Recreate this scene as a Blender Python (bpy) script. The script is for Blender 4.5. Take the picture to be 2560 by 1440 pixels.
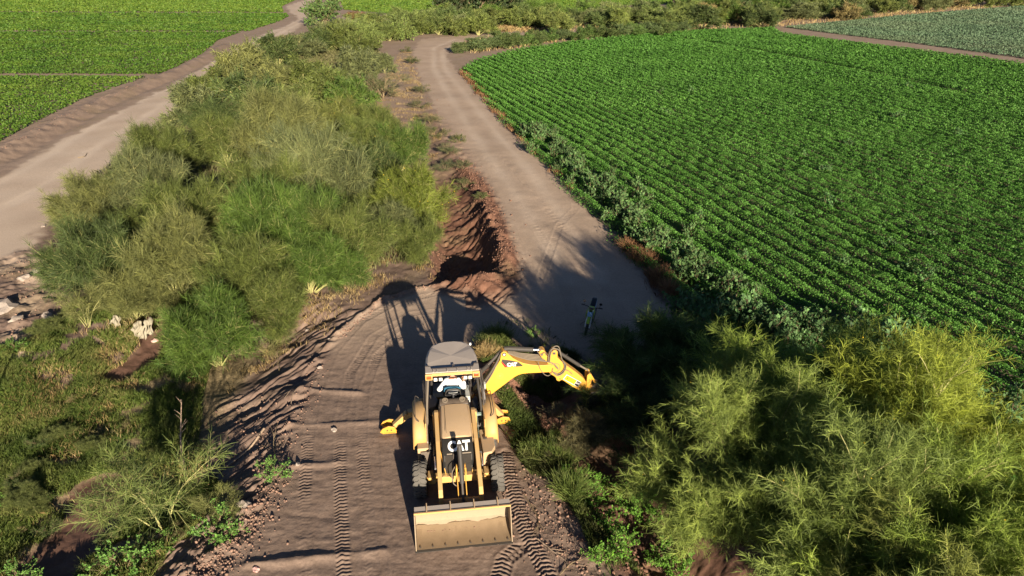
import bpy, math, random
import numpy as np
from mathutils import Vector, Matrix

for _o in list(bpy.data.objects):
    bpy.data.objects.remove(_o)
SC = bpy.context.scene
COL = SC.collection
random.seed(7)
RNG = np.random.default_rng(11)
R = math.radians

# ------------------------------------------------------------------ camera
PITCH, FPX, CAMH = R(25.5), 1750.0, 13.0
cam = bpy.data.cameras.new("camera")
cam.sensor_width = 36.0
cam.lens = FPX / 2560.0 * 36.0
cam.clip_start = 0.1
cam.clip_end = 6000
camo = bpy.data.objects.new("camera", cam)
COL.objects.link(camo)
camo.location = (0, 0, CAMH)
camo.rotation_euler = (R(90) - PITCH, 0, 0)
SC.camera = camo

# ------------------------------------------------------------------ light
SUN_EL = R(14.2)
LX, LY = -1.2, 3.8                       # ground direction the light travels
w = bpy.data.worlds.new("World")
SC.world = w
w.use_nodes = True
nt = w.node_tree
bg = nt.nodes["Background"]
sky = nt.nodes.new("ShaderNodeTexSky")
sky.sky_type = 'NISHITA'
sky.sun_disc = False
sky.sun_elevation = SUN_EL
sky.sun_rotation = math.atan2(-LX, -LY)  # azimuth from +Y towards +X
sky.dust_density = 0.2
sky.air_density = 0.36
sky.ozone_density = 1.6
nt.links.new(sky.outputs[0], bg.inputs[0])
bg.inputs[1].default_value = 0.05
sl = bpy.data.lights.new("sun", 'SUN')
sl.energy = 5.0
sl.angle = R(0.55)
sl.color = (1.0, 0.85, 0.67)
so = bpy.data.objects.new("sun", sl)
COL.objects.link(so)
n_ = math.hypot(LX, LY)
ld = Vector((LX / n_ * math.cos(SUN_EL), LY / n_ * math.cos(SUN_EL), -math.sin(SUN_EL)))
so.rotation_euler = ld.to_track_quat('-Z', 'Y').to_euler()
so.location = (20, -30, 40)
SC.view_settings.view_transform = 'Standard'
SC.view_settings.look = 'None'
SC.view_settings.exposure = 1.35
SC.view_settings.gamma = 1.0
SC.view_settings.use_curve_mapping = False
try:
    SC.cycles.max_bounces = 6
    SC.cycles.diffuse_bounces = 3
    SC.cycles.transparent_max_bounces = 6
except Exception:
    pass

# ------------------------------------------------------------------ helpers
_c, _s = math.cos(PITCH), math.sin(PITCH)


def gp(px, py, h=0.0):
    """world ground point (at height h) of a surveyed point of the photo"""
    u = (px - 1280) / FPX
    v = (py - 720) / FPX
    dy = _c - v * _s
    dz = -_s - v * _c
    t = (h - CAMH) / dz
    return (t * u, t * dy)


def gpl(pts, h=0.0):
    return np.array([gp(a, b, h) for a, b in pts])


def tag(o, label=None, cat=None, group=None, kind=None):
    if label:
        o["label"] = label
    if cat:
        o["category"] = cat
    if group:
        o["group"] = group
    if kind:
        o["kind"] = kind
    return o


def empty(name, loc, rz=0.0):
    o = bpy.data.objects.new(name, None)
    COL.objects.link(o)
    o.location = loc
    o.rotation_euler = (0, 0, rz)
    o.empty_display_size = 0.3
    return o


def mesh_np(name, V, F, mat=None, smooth=False, attrs=None, cols=None, parent=None):
    """mesh from numpy arrays: V (n,3), F (m,k) with one face size"""
    me = bpy.data.meshes.new(name)
    V = np.ascontiguousarray(V, dtype=np.float32)
    F = np.ascontiguousarray(F, dtype=np.int32)
    k = F.shape[1]
    me.vertices.add(len(V))
    me.vertices.foreach_set("co", V.ravel())
    me.loops.add(F.size)
    me.loops.foreach_set("vertex_index", F.ravel())
    me.polygons.add(len(F))
    me.polygons.foreach_set("loop_start", np.arange(0, F.size, k, dtype=np.int32))
    me.polygons.foreach_set("loop_total", np.full(len(F), k, dtype=np.int32))
    if smooth:
        me.polygons.foreach_set("use_smooth", np.ones(len(F), dtype=bool))
    for an, av in (attrs or {}).items():
        a = me.attributes.new(an, 'FLOAT', 'POINT')
        a.data.foreach_set("value", np.ascontiguousarray(av, dtype=np.float32))
    for an, av in (cols or {}).items():
        a = me.attributes.new(an, 'FLOAT_COLOR', 'POINT')
        a.data.foreach_set("color", np.ascontiguousarray(av, dtype=np.float32).ravel())
    me.update(calc_edges=True)
    if mat:
        me.materials.append(mat)
    o = bpy.data.objects.new(name, me)
    COL.objects.link(o)
    if parent:
        o.parent = parent
    return o


# ---- numpy noise
def _hash(ix, iy, seed):
    n = (ix.astype(np.int64) * 374761393 + iy.astype(np.int64) * 668265263 + seed * 974711) & 0x7fffffff
    n = (n ^ (n >> 13)) * 1274126177 & 0x7fffffff
    n = n ^ (n >> 16)
    return (n & 0xffff) / 65535.0


def vnoise(x, y, seed=0):
    xi = np.floor(x)
    yi = np.floor(y)
    fx = x - xi
    fy = y - yi
    fx = fx * fx * (3 - 2 * fx)
    fy = fy * fy * (3 - 2 * fy)
    a = _hash(xi, yi, seed)
    b = _hash(xi + 1, yi, seed)
    c = _hash(xi, yi + 1, seed)
    d = _hash(xi + 1, yi + 1, seed)
    return (a + (b - a) * fx) * (1 - fy) + (c + (d - c) * fx) * fy


def fbm(x, y, seed=0, oct=4, gain=0.5):
    r = np.zeros_like(x)
    amp, tot = 1.0, 0.0
    for i in range(oct):
        r += amp * (vnoise(x * 2 ** i + 17.3 * i, y * 2 ** i - 9.1 * i, seed + i) - 0.5)
        tot += amp
        amp *= gain
    return r / tot * 2     # about -1..1


def sstep(a, b, x):
    t = np.clip((x - a) / (b - a), 0, 1)
    return t * t * (3 - 2 * t)


def inside(poly, x, y):
    r = np.zeros(x.shape, bool)
    n = len(poly)
    for i in range(n):
        x0, y0 = poly[i]
        x1, y1 = poly[(i + 1) % n]
        if y0 == y1:
            continue
        cnd = (y0 > y) != (y1 > y)
        xi = x0 + (y - y0) * (x1 - x0) / (y1 - y0)
        r ^= cnd & (x < xi)
    return r


def pline(pl, x, y, closed=False):
    """distance, signed side (right of travel positive), along, fractional index"""
    n = len(pl)
    best = np.full(x.shape, 1e9)
    side = np.zeros(x.shape)
    along = np.zeros(x.shape)
    fi = np.zeros(x.shape)
    acc = 0.0
    for i in range(n if closed else n - 1):
        ax, ay = pl[i]
        bx, by = pl[(i + 1) % n]
        dx, dy = bx - ax, by - ay
        L = math.hypot(dx, dy) + 1e-9
        t = np.clip(((x - ax) * dx + (y - ay) * dy) / (L * L), 0, 1)
        qx = x - ax - t * dx
        qy = y - ay - t * dy
        d = np.hypot(qx, qy)
        m = d < best
        best = np.where(m, d, best)
        sd = (x - ax) * dy - (y - ay) * dx
        side = np.where(m, np.sign(sd) * d, side)
        along = np.where(m, acc + t * L, along)
        fi = np.where(m, i + t, fi)
        acc += L
    return best, side, along, fi


def sdist(poly, x, y):
    d = pline(poly, x, y, closed=True)[0]
    return np.where(inside(poly, x, y), d, -d)     # positive inside


# ------------------------------------------------------------------ materials
def newmat(name):
    m = bpy.data.materials.new(name)
    m.use_nodes = True
    return m, m.node_tree, m.node_tree.nodes["Principled BSDF"]


def N(nt, t, **kw):
    n = nt.nodes.new(t)
    for k, v in kw.items():
        setattr(n, k, v)
    return n


def mixc(nt, fac, a, b, blend='MIX'):
    n = nt.nodes.new("ShaderNodeMix")
    n.data_type = 'RGBA'
    n.blend_type = blend
    for idx, v in ((0, fac), (6, a), (7, b)):
        if isinstance(v, (int, float)):
            n.inputs[idx].default_value = v
        elif isinstance(v, tuple):
            n.inputs[idx].default_value = (*v[:3], 1)
        else:
            nt.links.new(v, n.inputs[idx])
    return n.outputs[2]


def noise(nt, scale, detail=4, vec=None, rough=0.6, out=0):
    n = N(nt, "ShaderNodeTexNoise")
    n.inputs["Scale"].default_value = scale
    n.inputs["Detail"].default_value = detail
    n.inputs["Roughness"].default_value = rough
    if vec is not None:
        nt.links.new(vec, n.inputs["Vector"])
    return n.outputs[out]


def ramp(nt, fac, stops):
    n = N(nt, "ShaderNodeValToRGB")
    el = n.color_ramp.elements
    while len(el) < len(stops):
        el.new(0.5)
    for e, (p, c) in zip(el, stops):
        e.position = p
        e.color = (*c[:3], 1) if isinstance(c, tuple) else (c, c, c, 1)
    nt.links.new(fac, n.inputs[0])
    return n.outputs[0]


def paint(name, col, rough=0.5, metal=0.0, dust=0.3, dustcol=(0.36, 0.27, 0.19), scale=3.0, spec=0.4, grime=0.25):
    """weathered paint: base colour with blotchy dust, heavier on upward faces, and grime specks"""
    m, nt, b = newmat(name)
    tc = N(nt, "ShaderNodeTexCoord")
    ob = tc.outputs["Object"]
    geo = N(nt, "ShaderNodeNewGeometry")
    sep = N(nt, "ShaderNodeSeparateXYZ")
    nt.links.new(geo.outputs["Normal"], sep.inputs[0])
    n1 = noise(nt, scale, 5, ob)
    up = N(nt, "ShaderNodeMapRange")
    up.inputs["From Min"].default_value = 0.2
    up.inputs["From Max"].default_value = 0.95
    up.inputs["To Min"].default_value = dust * 0.35
    up.inputs["To Max"].default_value = min(1, dust * 1.5)
    nt.links.new(sep.outputs[2], up.inputs["Value"])
    mul = N(nt, "ShaderNodeMath", operation='MULTIPLY')
    nt.links.new(up.outputs[0], mul.inputs[0])
    nt.links.new(ramp(nt, n1, [(0.25, 0.55), (0.7, 1.0)]), mul.inputs[1])
    c = mixc(nt, mul.outputs[0], col, dustcol)
    n2 = noise(nt, scale * 9, 6, ob)
    g = ramp(nt, n2, [(0.60, 0.0), (0.72, grime)])
    c = mixc(nt, g, c, (0.06, 0.045, 0.035))
    nt.links.new(c, b.inputs["Base Color"])
    b.inputs["Roughness"].default_value = rough
    b.inputs["Metallic"].default_value = metal
    b.inputs["Specular IOR Level"].default_value = spec
    bp = N(nt, "ShaderNodeBump")
    bp.inputs["Strength"].default_value = 0.12
    bp.inputs["Distance"].default_value = 0.01
    nt.links.new(n2, bp.inputs["Height"])
    nt.links.new(bp.outputs[0], b.inputs["Normal"])
    return m


def plain(name, col, rough=0.6, metal=0.0, spec=0.3, var=0.25, scale=6.0):
    m, nt, b = newmat(name)
    tc = N(nt, "ShaderNodeTexCoord")
    n1 = noise(nt, scale, 5, tc.outputs["Object"])
    f = ramp(nt, n1, [(0.3, 1 - var), (0.7, 1 + var * 0.4)])
    c = mixc(nt, 1.0, col, f, 'MULTIPLY')
    nt.links.new(c, b.inputs["Base Color"])
    b.inputs["Roughness"].default_value = rough
    b.inputs["Metallic"].default_value = metal
    b.inputs["Specular IOR Level"].default_value = spec
    return m


def leafmat(name, stops, rough=0.6, trans=0.25, objcol=False, flower=None, patch=0.0, patchcol=(0.2, 0.2, 0.05), pscale=0.1):
    """foliage: colour ramp over the per-leaf tint; part of the light passes through"""
    m, nt, b = newmat(name)
    at = N(nt, "ShaderNodeAttribute", attribute_name="tint")
    c = ramp(nt, at.outputs["Fac"], stops)
    if objcol:
        oi = N(nt, "ShaderNodeObjectInfo")
        c = mixc(nt, 1.0, c, oi.outputs["Color"], 'MULTIPLY')
    if patch > 0:
        tc = N(nt, "ShaderNodeNewGeometry")
        n1 = noise(nt, pscale, 4, tc.outputs["Position"])
        c = mixc(nt, ramp(nt, n1, [(0.45, 0.0), (0.68, patch)]), c, patchcol)
    if flower:
        gt = N(nt, "ShaderNodeMath", operation='GREATER_THAN')
        gt.inputs[1].default_value = 1.5
        nt.links.new(at.outputs["Fac"], gt.inputs[0])
        c = mixc(nt, gt.outputs[0], c, flower)
    nt.links.new(c, b.inputs["Base Color"])
    b.inputs["Roughness"].default_value = rough
    b.inputs["Specular IOR Level"].default_value = 0.25
    tr = N(nt, "ShaderNodeBsdfTranslucent")
    nt.links.new(c, tr.inputs["Color"])
    mx = N(nt, "ShaderNodeMixShader")
    mx.inputs[0].default_value = trans
    nt.links.new(b.outputs[0], mx.inputs[1])
    nt.links.new(tr.outputs[0], mx.inputs[2])
    nt.links.new(mx.outputs[0], nt.nodes["Material Output"].inputs[0])
    return m


def ground_mat():
    m, nt, b = newmat("soil")
    geo = N(nt, "ShaderNodeNewGeometry")
    pos = geo.outputs["Position"]
    at = N(nt, "ShaderNodeAttribute", attribute_name="mask")
    sep = N(nt, "ShaderNodeSeparateColor")
    nt.links.new(at.outputs["Color"], sep.inputs[0])
    big = noise(nt, 0.35, 5, pos)
    mid = noise(nt, 2.2, 6, pos, 0.65)
    fine = noise(nt, 14.0, 6, pos, 0.7)
    soil = ramp(nt, mid, [(0.28, (0.125, 0.086, 0.066)), (0.5, (0.185, 0.131, 0.103)), (0.75, (0.26, 0.192, 0.15))])
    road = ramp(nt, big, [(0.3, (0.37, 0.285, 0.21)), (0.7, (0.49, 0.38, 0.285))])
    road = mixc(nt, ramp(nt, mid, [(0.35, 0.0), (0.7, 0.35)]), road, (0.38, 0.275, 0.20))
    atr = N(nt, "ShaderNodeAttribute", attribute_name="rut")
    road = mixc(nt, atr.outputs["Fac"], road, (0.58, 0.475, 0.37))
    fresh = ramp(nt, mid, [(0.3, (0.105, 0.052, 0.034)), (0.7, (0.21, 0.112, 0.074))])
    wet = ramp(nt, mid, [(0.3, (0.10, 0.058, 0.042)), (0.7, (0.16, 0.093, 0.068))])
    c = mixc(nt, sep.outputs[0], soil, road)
    c = mixc(nt, sep.outputs[1], c, fresh)
    c = mixc(nt, sep.outputs[2], c, wet)
    at2 = N(nt, "ShaderNodeAttribute", attribute_name="litter")
    lit = ramp(nt, fine, [(0.35, (0.14, 0.105, 0.06)), (0.65, (0.30, 0.24, 0.13))])
    c = mixc(nt, at2.outputs["Fac"], c, lit)
    c = mixc(nt, 0.6, c, mixc(nt, 1.0, c, ramp(nt, fine, [(0.25, 0.55), (0.55, 1.0), (0.8, 1.2)]), 'MULTIPLY'))
    nt.links.new(c, b.inputs["Base Color"])
    rg = mixc(nt, sep.outputs[2], (0.95, 0.95, 0.95), (0.5, 0.5, 0.5))
    nt.links.new(rg, b.inputs["Roughness"])
    b.inputs["Specular IOR Level"].default_value = 0.15
    bp = N(nt, "ShaderNodeBump")
    bp.inputs["Strength"].default_value = 0.55
    bp.inputs["Distance"].default_value = 0.035
    nt.links.new(mixc(nt, 0.45, mid, fine), bp.inputs["Height"])
    nt.links.new(bp.outputs[0], b.inputs["Normal"])
    return m


M = {}
M['soil'] = ground_mat()
M['dustpaint'] = paint("dusty yellow paint", (0.52, 0.305, 0.085), dust=0.5, dustcol=(0.40, 0.29, 0.175), rough=0.6)
M['yellow'] = paint("machine yellow paint", (0.64, 0.32, 0.022), rough=0.55, dust=0.24, grime=0.3)
M['armpaint'] = paint("sun-bleached yellow paint", (0.50, 0.295, 0.07), rough=0.6, dust=0.45, dustcol=(0.40, 0.29, 0.17))
M['stickyel'] = paint("worn yellow paint", (0.56, 0.28, 0.028), rough=0.45, dust=0.22, grime=0.35)
M['tan'] = paint("dust covered paint", (0.44, 0.31, 0.165), dust=0.8, dustcol=(0.43, 0.31, 0.19), rough=0.75, spec=0.2)
M['roof'] = paint("grey roof", (0.36, 0.315, 0.27), dust=0.5, dustcol=(0.42, 0.365, 0.31), rough=0.7, scale=1.2, grime=0.1)
M['bucketin'] = paint("muddy bucket steel", (0.33, 0.26, 0.175), dust=0.6, dustcol=(0.20, 0.155, 0.11), rough=0.9, spec=0.08, scale=3.5, grime=0.4)
M['bucketlow'] = paint("caked mud", (0.13, 0.095, 0.055), dust=0.6, dustcol=(0.24, 0.175, 0.11), rough=0.95, spec=0.05, scale=4, grime=0.4)
M['mudglass'] = paint("mud spattered panel", (0.10, 0.085, 0.07), dust=0.8, dustcol=(0.22, 0.17, 0.12), rough=0.5, scale=7, grime=0.9)
M['black'] = paint("black paint", (0.022, 0.022, 0.023), rough=0.45, dust=0.22)
M['grille'] = paint("dusty black grille", (0.010, 0.010, 0.010), rough=0.75, dust=0.10, dustcol=(0.09, 0.078, 0.06), spec=0.1)
M['rubber'] = paint("tyre rubber", (0.075, 0.073, 0.067), rough=0.9, dust=0.5, dustcol=(0.17, 0.155, 0.13), spec=0.1, grime=0.1)
M['hose'] = paint("dusty hose", (0.10, 0.085, 0.065), rough=0.7, dust=0.5, dustcol=(0.3, 0.24, 0.17))
M['steel'] = paint("grey cylinder steel", (0.034, 0.032, 0.029), rough=0.55, dust=0.16, dustcol=(0.16, 0.13, 0.10), spec=0.25)
M['chrome'] = plain("chrome rod", (0.62, 0.62, 0.64), rough=0.2, metal=0.9, var=0.05)
M['white'] = plain("white", (0.8, 0.8, 0.78), rough=0.5, var=0.08)
M['lens'] = plain("lamp lens", (0.78, 0.77, 0.72), rough=0.2, var=0.1, spec=0.6)
M['orange'] = plain("orange red lens", (0.62, 0.075, 0.02), rough=0.25, var=0.1)
M['red'] = plain("red decal", (0.62, 0.02, 0.015), rough=0.4, var=0.05)
M['decalyel'] = plain("yellow decal", (0.85, 0.55, 0.02), rough=0.4, var=0.05)
M['badge'] = plain("faint badge print", (0.62, 0.37, 0.09), rough=0.5, var=0.1)
M['ink'] = plain("dark ink", (0.10, 0.06, 0.01), rough=0.5, var=0.1)
M['seatblk'] = plain("black vinyl", (0.02, 0.02, 0.022), rough=0.4, var=0.2)
M['shirt'] = plain("white shirt cloth", (0.74, 0.78, 0.80), rough=0.9, var=0.12, scale=9)
M['trouser'] = plain("dark trousers", (0.03, 0.035, 0.045), rough=0.9, var=0.2)
M['bluecloth'] = plain("blue jacket cloth", (0.02, 0.10, 0.17), rough=0.9, var=0.3)
M['skin'] = plain("skin", (0.42, 0.20, 0.12), rough=0.6, var=0.08)
M['hair'] = plain("hair", (0.02, 0.015, 0.012), rough=0.7)
M['greyplastic'] = plain("grey plastic", (0.42, 0.43, 0.40), rough=0.5, var=0.15)
M['bark'] = plain("grey brown bark", (0.23, 0.175, 0.10), rough=0.9, var=0.4, scale=20)
M['greenbark'] = plain("yellow green bark", (0.34, 0.33, 0.13), rough=0.8, var=0.3, scale=20)
M['deadwood'] = plain("dead wood", (0.36, 0.27, 0.19), rough=0.9, var=0.4, scale=20)
M['cloth'] = plain("pale plastic sheet", (0.27, 0.245, 0.18), rough=0.7, var=0.25, scale=7)
M['rock'] = plain("pale rock", (0.34, 0.29, 0.245), rough=0.9, var=0.4, scale=7)
M['pinkrock'] = plain("pink stone", (0.55, 0.34, 0.30), rough=0.9, var=0.2)
M['clod'] = plain("soil clods", (0.26, 0.165, 0.12), rough=0.95, var=0.4, scale=9)
M['redclod'] = plain("red soil clods", (0.18, 0.098, 0.066), rough=0.95, var=0.4, scale=9)
M['limegreen'] = plain("lime plastic", (0.40, 0.55, 0.06), rough=0.35, var=0.05)
M['lightblue'] = plain("light blue plastic", (0.30, 0.50, 0.70), rough=0.35, var=0.05)

m_, nt_, b_ = newmat("cab glass")
b_.inputs["Base Color"].default_value = (0.55, 0.75, 0.68, 1)
b_.inputs["Roughness"].default_value = 0.1
b_.inputs["Alpha"].default_value = 0.28
M['glass'] = m_

SHRUBSTOPS = [(0.0, (0.40, 0.43, 0.42)), (0.5, (0.9, 0.9, 0.88)), (1.0, (1.65, 1.58, 1.4))]
M['wisp'] = leafmat("wispy foliage", SHRUBSTOPS, objcol=True, trans=0.27, flower=(0.75, 0.52, 0.03))
M['leafy'] = leafmat("broad foliage", SHRUBSTOPS, objcol=True, trans=0.22)
M['crop'] = leafmat("crop leaves", [(0.0, (0.036, 0.10, 0.014)), (0.5, (0.085, 0.225, 0.032)), (1.0, (0.17, 0.35, 0.07))],
                    trans=0.25, patch=0.25, patchcol=(0.075, 0.17, 0.04), pscale=0.16)
M['weed'] = leafmat("weed leaves", [(0.0, (0.035, 0.075, 0.03)), (0.5, (0.085, 0.165, 0.07)), (1.0, (0.16, 0.26, 0.12))], trans=0.2)
M['cropL'] = leafmat("bright crop leaves", [(0.0, (0.028, 0.07, 0.009)), (0.5, (0.062, 0.135, 0.015)), (1.0, (0.14, 0.21, 0.028))],
                     trans=0.25, patch=0.35, patchcol=(0.12, 0.165, 0.025), pscale=0.12)
M['cropG'] = leafmat("grey green crop leaves", [(0.0, (0.06, 0.105, 0.055)), (0.5, (0.10, 0.165, 0.088)), (1.0, (0.145, 0.22, 0.12))], trans=0.2,
                     patch=0.35, patchcol=(0.17, 0.19, 0.10), pscale=0.05)
M['grass'] = leafmat("grass blades", [(0.0, (0.06, 0.10, 0.02)), (0.45, (0.14, 0.205, 0.04)), (0.78, (0.24, 0.285, 0.07)), (1.0, (0.42, 0.38, 0.16))],
                     trans=0.3, patch=0.45, patchcol=(0.21, 0.19, 0.07), pscale=0.7)
M['greengrass'] = leafmat("green grass", [(0.0, (0.04, 0.065, 0.014)), (0.5, (0.10, 0.15, 0.03)), (1.0, (0.24, 0.27, 0.08))], trans=0.25, patch=0.5, patchcol=(0.16, 0.14, 0.06), pscale=1.1)
M['under'] = leafmat("undergrowth", [(0.0, (0.05, 0.06, 0.02)), (0.5, (0.12, 0.13, 0.045)), (1.0, (0.26, 0.24, 0.11))], trans=0.25)
M['drygrass'] = leafmat("dry grass", [(0.0, (0.20, 0.13, 0.055)), (0.6, (0.38, 0.28, 0.12)), (1.0, (0.52, 0.42, 0.22))], trans=0.2)
M['redweed'] = leafmat("dry red weed", [(0.0, (0.15, 0.07, 0.035)), (0.6, (0.30, 0.16, 0.08)), (1.0, (0.42, 0.28, 0.13))], trans=0.15)

# ------------------------------------------------------------------ terrain
LOW = gpl([(900, 775), (820, 870), (780, 950), (740, 1050), (690, 1180), (620, 1290), (480, 1440), (300, 1700), (-900, 1700),
           (-900, 1000), (-50, 930), (140, 850), (280, 770), (420, 745), (600, 760), (760, 745)])
ROAD = gpl([(480, 1440), (620, 1290), (690, 1180), (740, 1050), (780, 950), (820, 870), (900, 790), (960, 750), (1060, 720),
            (1120, 715), (1200, 735), (1290, 690), (1275, 640), (1225, 550), (1190, 460), (1140, 390), (1095, 310), (1070, 240),
            (1040, 180), (1030, 130), (1050, 98), (1130, 90), (1230, 85), (1330, 82), (1420, 78), (1500, 80), (1500, 86),
            (1380, 92), (1260, 96), (1180, 100), (1120, 125), (1125, 150), (1150, 180), (1200, 240), (1260, 310), (1340, 390),
            (1420, 475), (1500, 555), (1580, 640), (1650, 730), (1700, 800), (1640, 880), (1500, 930), (1400, 880), (1300, 850),
            (1190, 860), (1200, 940), (1240, 1020), (1280, 1100), (1300, 1180), (1380, 1230), (1480, 1380), (1520, 1440),
            (1600, 1700), (300, 1700)])
LROAD = gpl([(-900, 760), (-200, 540), (0, 440), (60, 405), (150, 350), (300, 275), (400, 225), (500, 168), (560, 132), (640, 92),
             (720, 62), (745, 45), (722, 30), (712, 15), (760, 0), (800, -18), (826, -18), (792, 0), (775, 12), (772, 45), (740, 78),
             (620, 155), (520, 215), (460, 270), (430, 310), (330, 400), (200, 480), (130, 560), (70, 620), (0, 650), (-300, 770),
             (-900, 1100)])
BERM = gpl([(-500, 600), (0, 385), (100, 332), (200, 280), (300, 235), (400, 197), (500, 150), (560, 115)])
T1 = gpl([(1160, 706), (1157, 660), (1145, 570), (1130, 490), (1105, 420), (1060, 330), (1010, 230), (970, 150), (950, 95)])
T1D = np.array([0.95, 1.0, 0.8, 0.5, 0.25, 0.12, 0.05, 0.0, 0.0])
T2 = gpl([(1330, 960), (1420, 1030), (1500, 1130), (1590, 1250), (1680, 1360), (1770, 1460), (1900, 1640)])
T2D = np.array([0.7, 1.3, 1.15, 1.1, 1.1, 1.1, 1.1])
MUD = gpl([(385, 815), (385, 870), (345, 915), (300, 940)], -0.8)
MUD2 = gpl([(250, 1230), (240, 1290), (190, 1350), (120, 1420), (30, 1540)], -0.8)
SPOIL = gpl([(1215, 715), (1262, 660), (1232, 560), (1195, 480), (1150, 405), (1100, 330), (1045, 230), (1000, 150)])
TRACKS = [gpl(p) for p in (
    [(770, 1600), (765, 1440), (760, 1250), (770, 1100), (792, 980), (832, 880), (905, 802), (990, 757), (1090, 735), (1200, 745), (1330, 760)],
    [(862, 1600), (860, 1440), (850, 1200), (852, 1050), (876, 930), (935, 840), (1030, 785), (1150, 770), (1300, 790)],
    [(935, 1600), (932, 1440), (915, 1250), (902, 1100), (908, 980), (945, 885), (1010, 830)],
    [(1420, 1600), (1370, 1440), (1330, 1360), (1300, 1290), (1275, 1200), (1262, 1130)],
    [(1250, 1600), (1240, 1480), (1262, 1400), (1300, 1370)],
    [(1330, 740), (1300, 620), (1250, 500), (1200, 410), (1150, 310), (1105, 230), (1070, 150)],
    [(1560, 790), (1480, 665), (1400, 560), (1310, 460), (1240, 375), (1170, 280), (1115, 200), (1085, 130)],
    [(1430, 780), (1395, 660), (1340, 570), (1262, 470), (1200, 370)],
    [(1350, 700), (1400, 560), (1440, 520), (1430, 470), (1350, 430), (1260, 440)])]
FURROW = [gpl(p) for p in ([(690, 970), (800, 975), (900, 982)], [(690, 1066), (800, 1062), (960, 1054)], [(690, 1170), (840, 1158)],
                           [(620, 1412), (720, 1404), (960, 1378)])]
EDGE = gpl([(790, 900), (835, 845), (895, 792), (960, 748), (1050, 722), (1120, 712)])
BLADE = gpl([(985, 1600), (975, 1440), (960, 1250), (950, 1110)])


RUTS = [gpl(p) for p in ([(-300, 640), (0, 525), (120, 455), (240, 370), (350, 300), (430, 245), (530, 172), (660, 105), (745, 60)],
                         [(-300, 560), (0, 460), (110, 395), (210, 330), (320, 270), (410, 222), (510, 165), (640, 98), (735, 55)],
                         [(1420, 700), (1360, 600), (1300, 500), (1235, 410), (1180, 330), (1130, 250), (1085, 170), (1085, 120), (1140, 98)],
                         [(1500, 700), (1450, 610), (1385, 510), (1310, 410), (1240, 330), (1175, 250), (1115, 175), (1105, 130), (1150, 104)])]
RUBBLE = gpl([(-200, 640), (60, 620), (150, 680), (170, 770), (120, 850), (30, 915), (-200, 950)])


def _dir(a, b):
    p, q = gp(*a), gp(*b)
    dx, dy = q[0] - p[0], q[1] - p[1]
    L = math.hypot(dx, dy)
    return dx / L, dy / L


RIP_L = _dir((560, 1130), (800, 1000))
RIP_T = _dir((1112, 612), (1185, 575))


def ripples(x, y, d, freq, seed):
    a = x * d[0] + y * d[1]
    b = -x * d[1] + y * d[0]
    wob = 0.5 * fbm(a * 0.45, b * 0.45, seed, 3)
    n1 = fbm(a * 0.55, (b + wob) * freq, seed + 3, 3)
    n2 = vnoise(a * 1.3, (b + wob) * freq * 2.2, seed + 8) - 0.5
    r = 1 - np.abs(n1) * 1.6
    return r * 0.75 + n2 * 0.5


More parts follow.
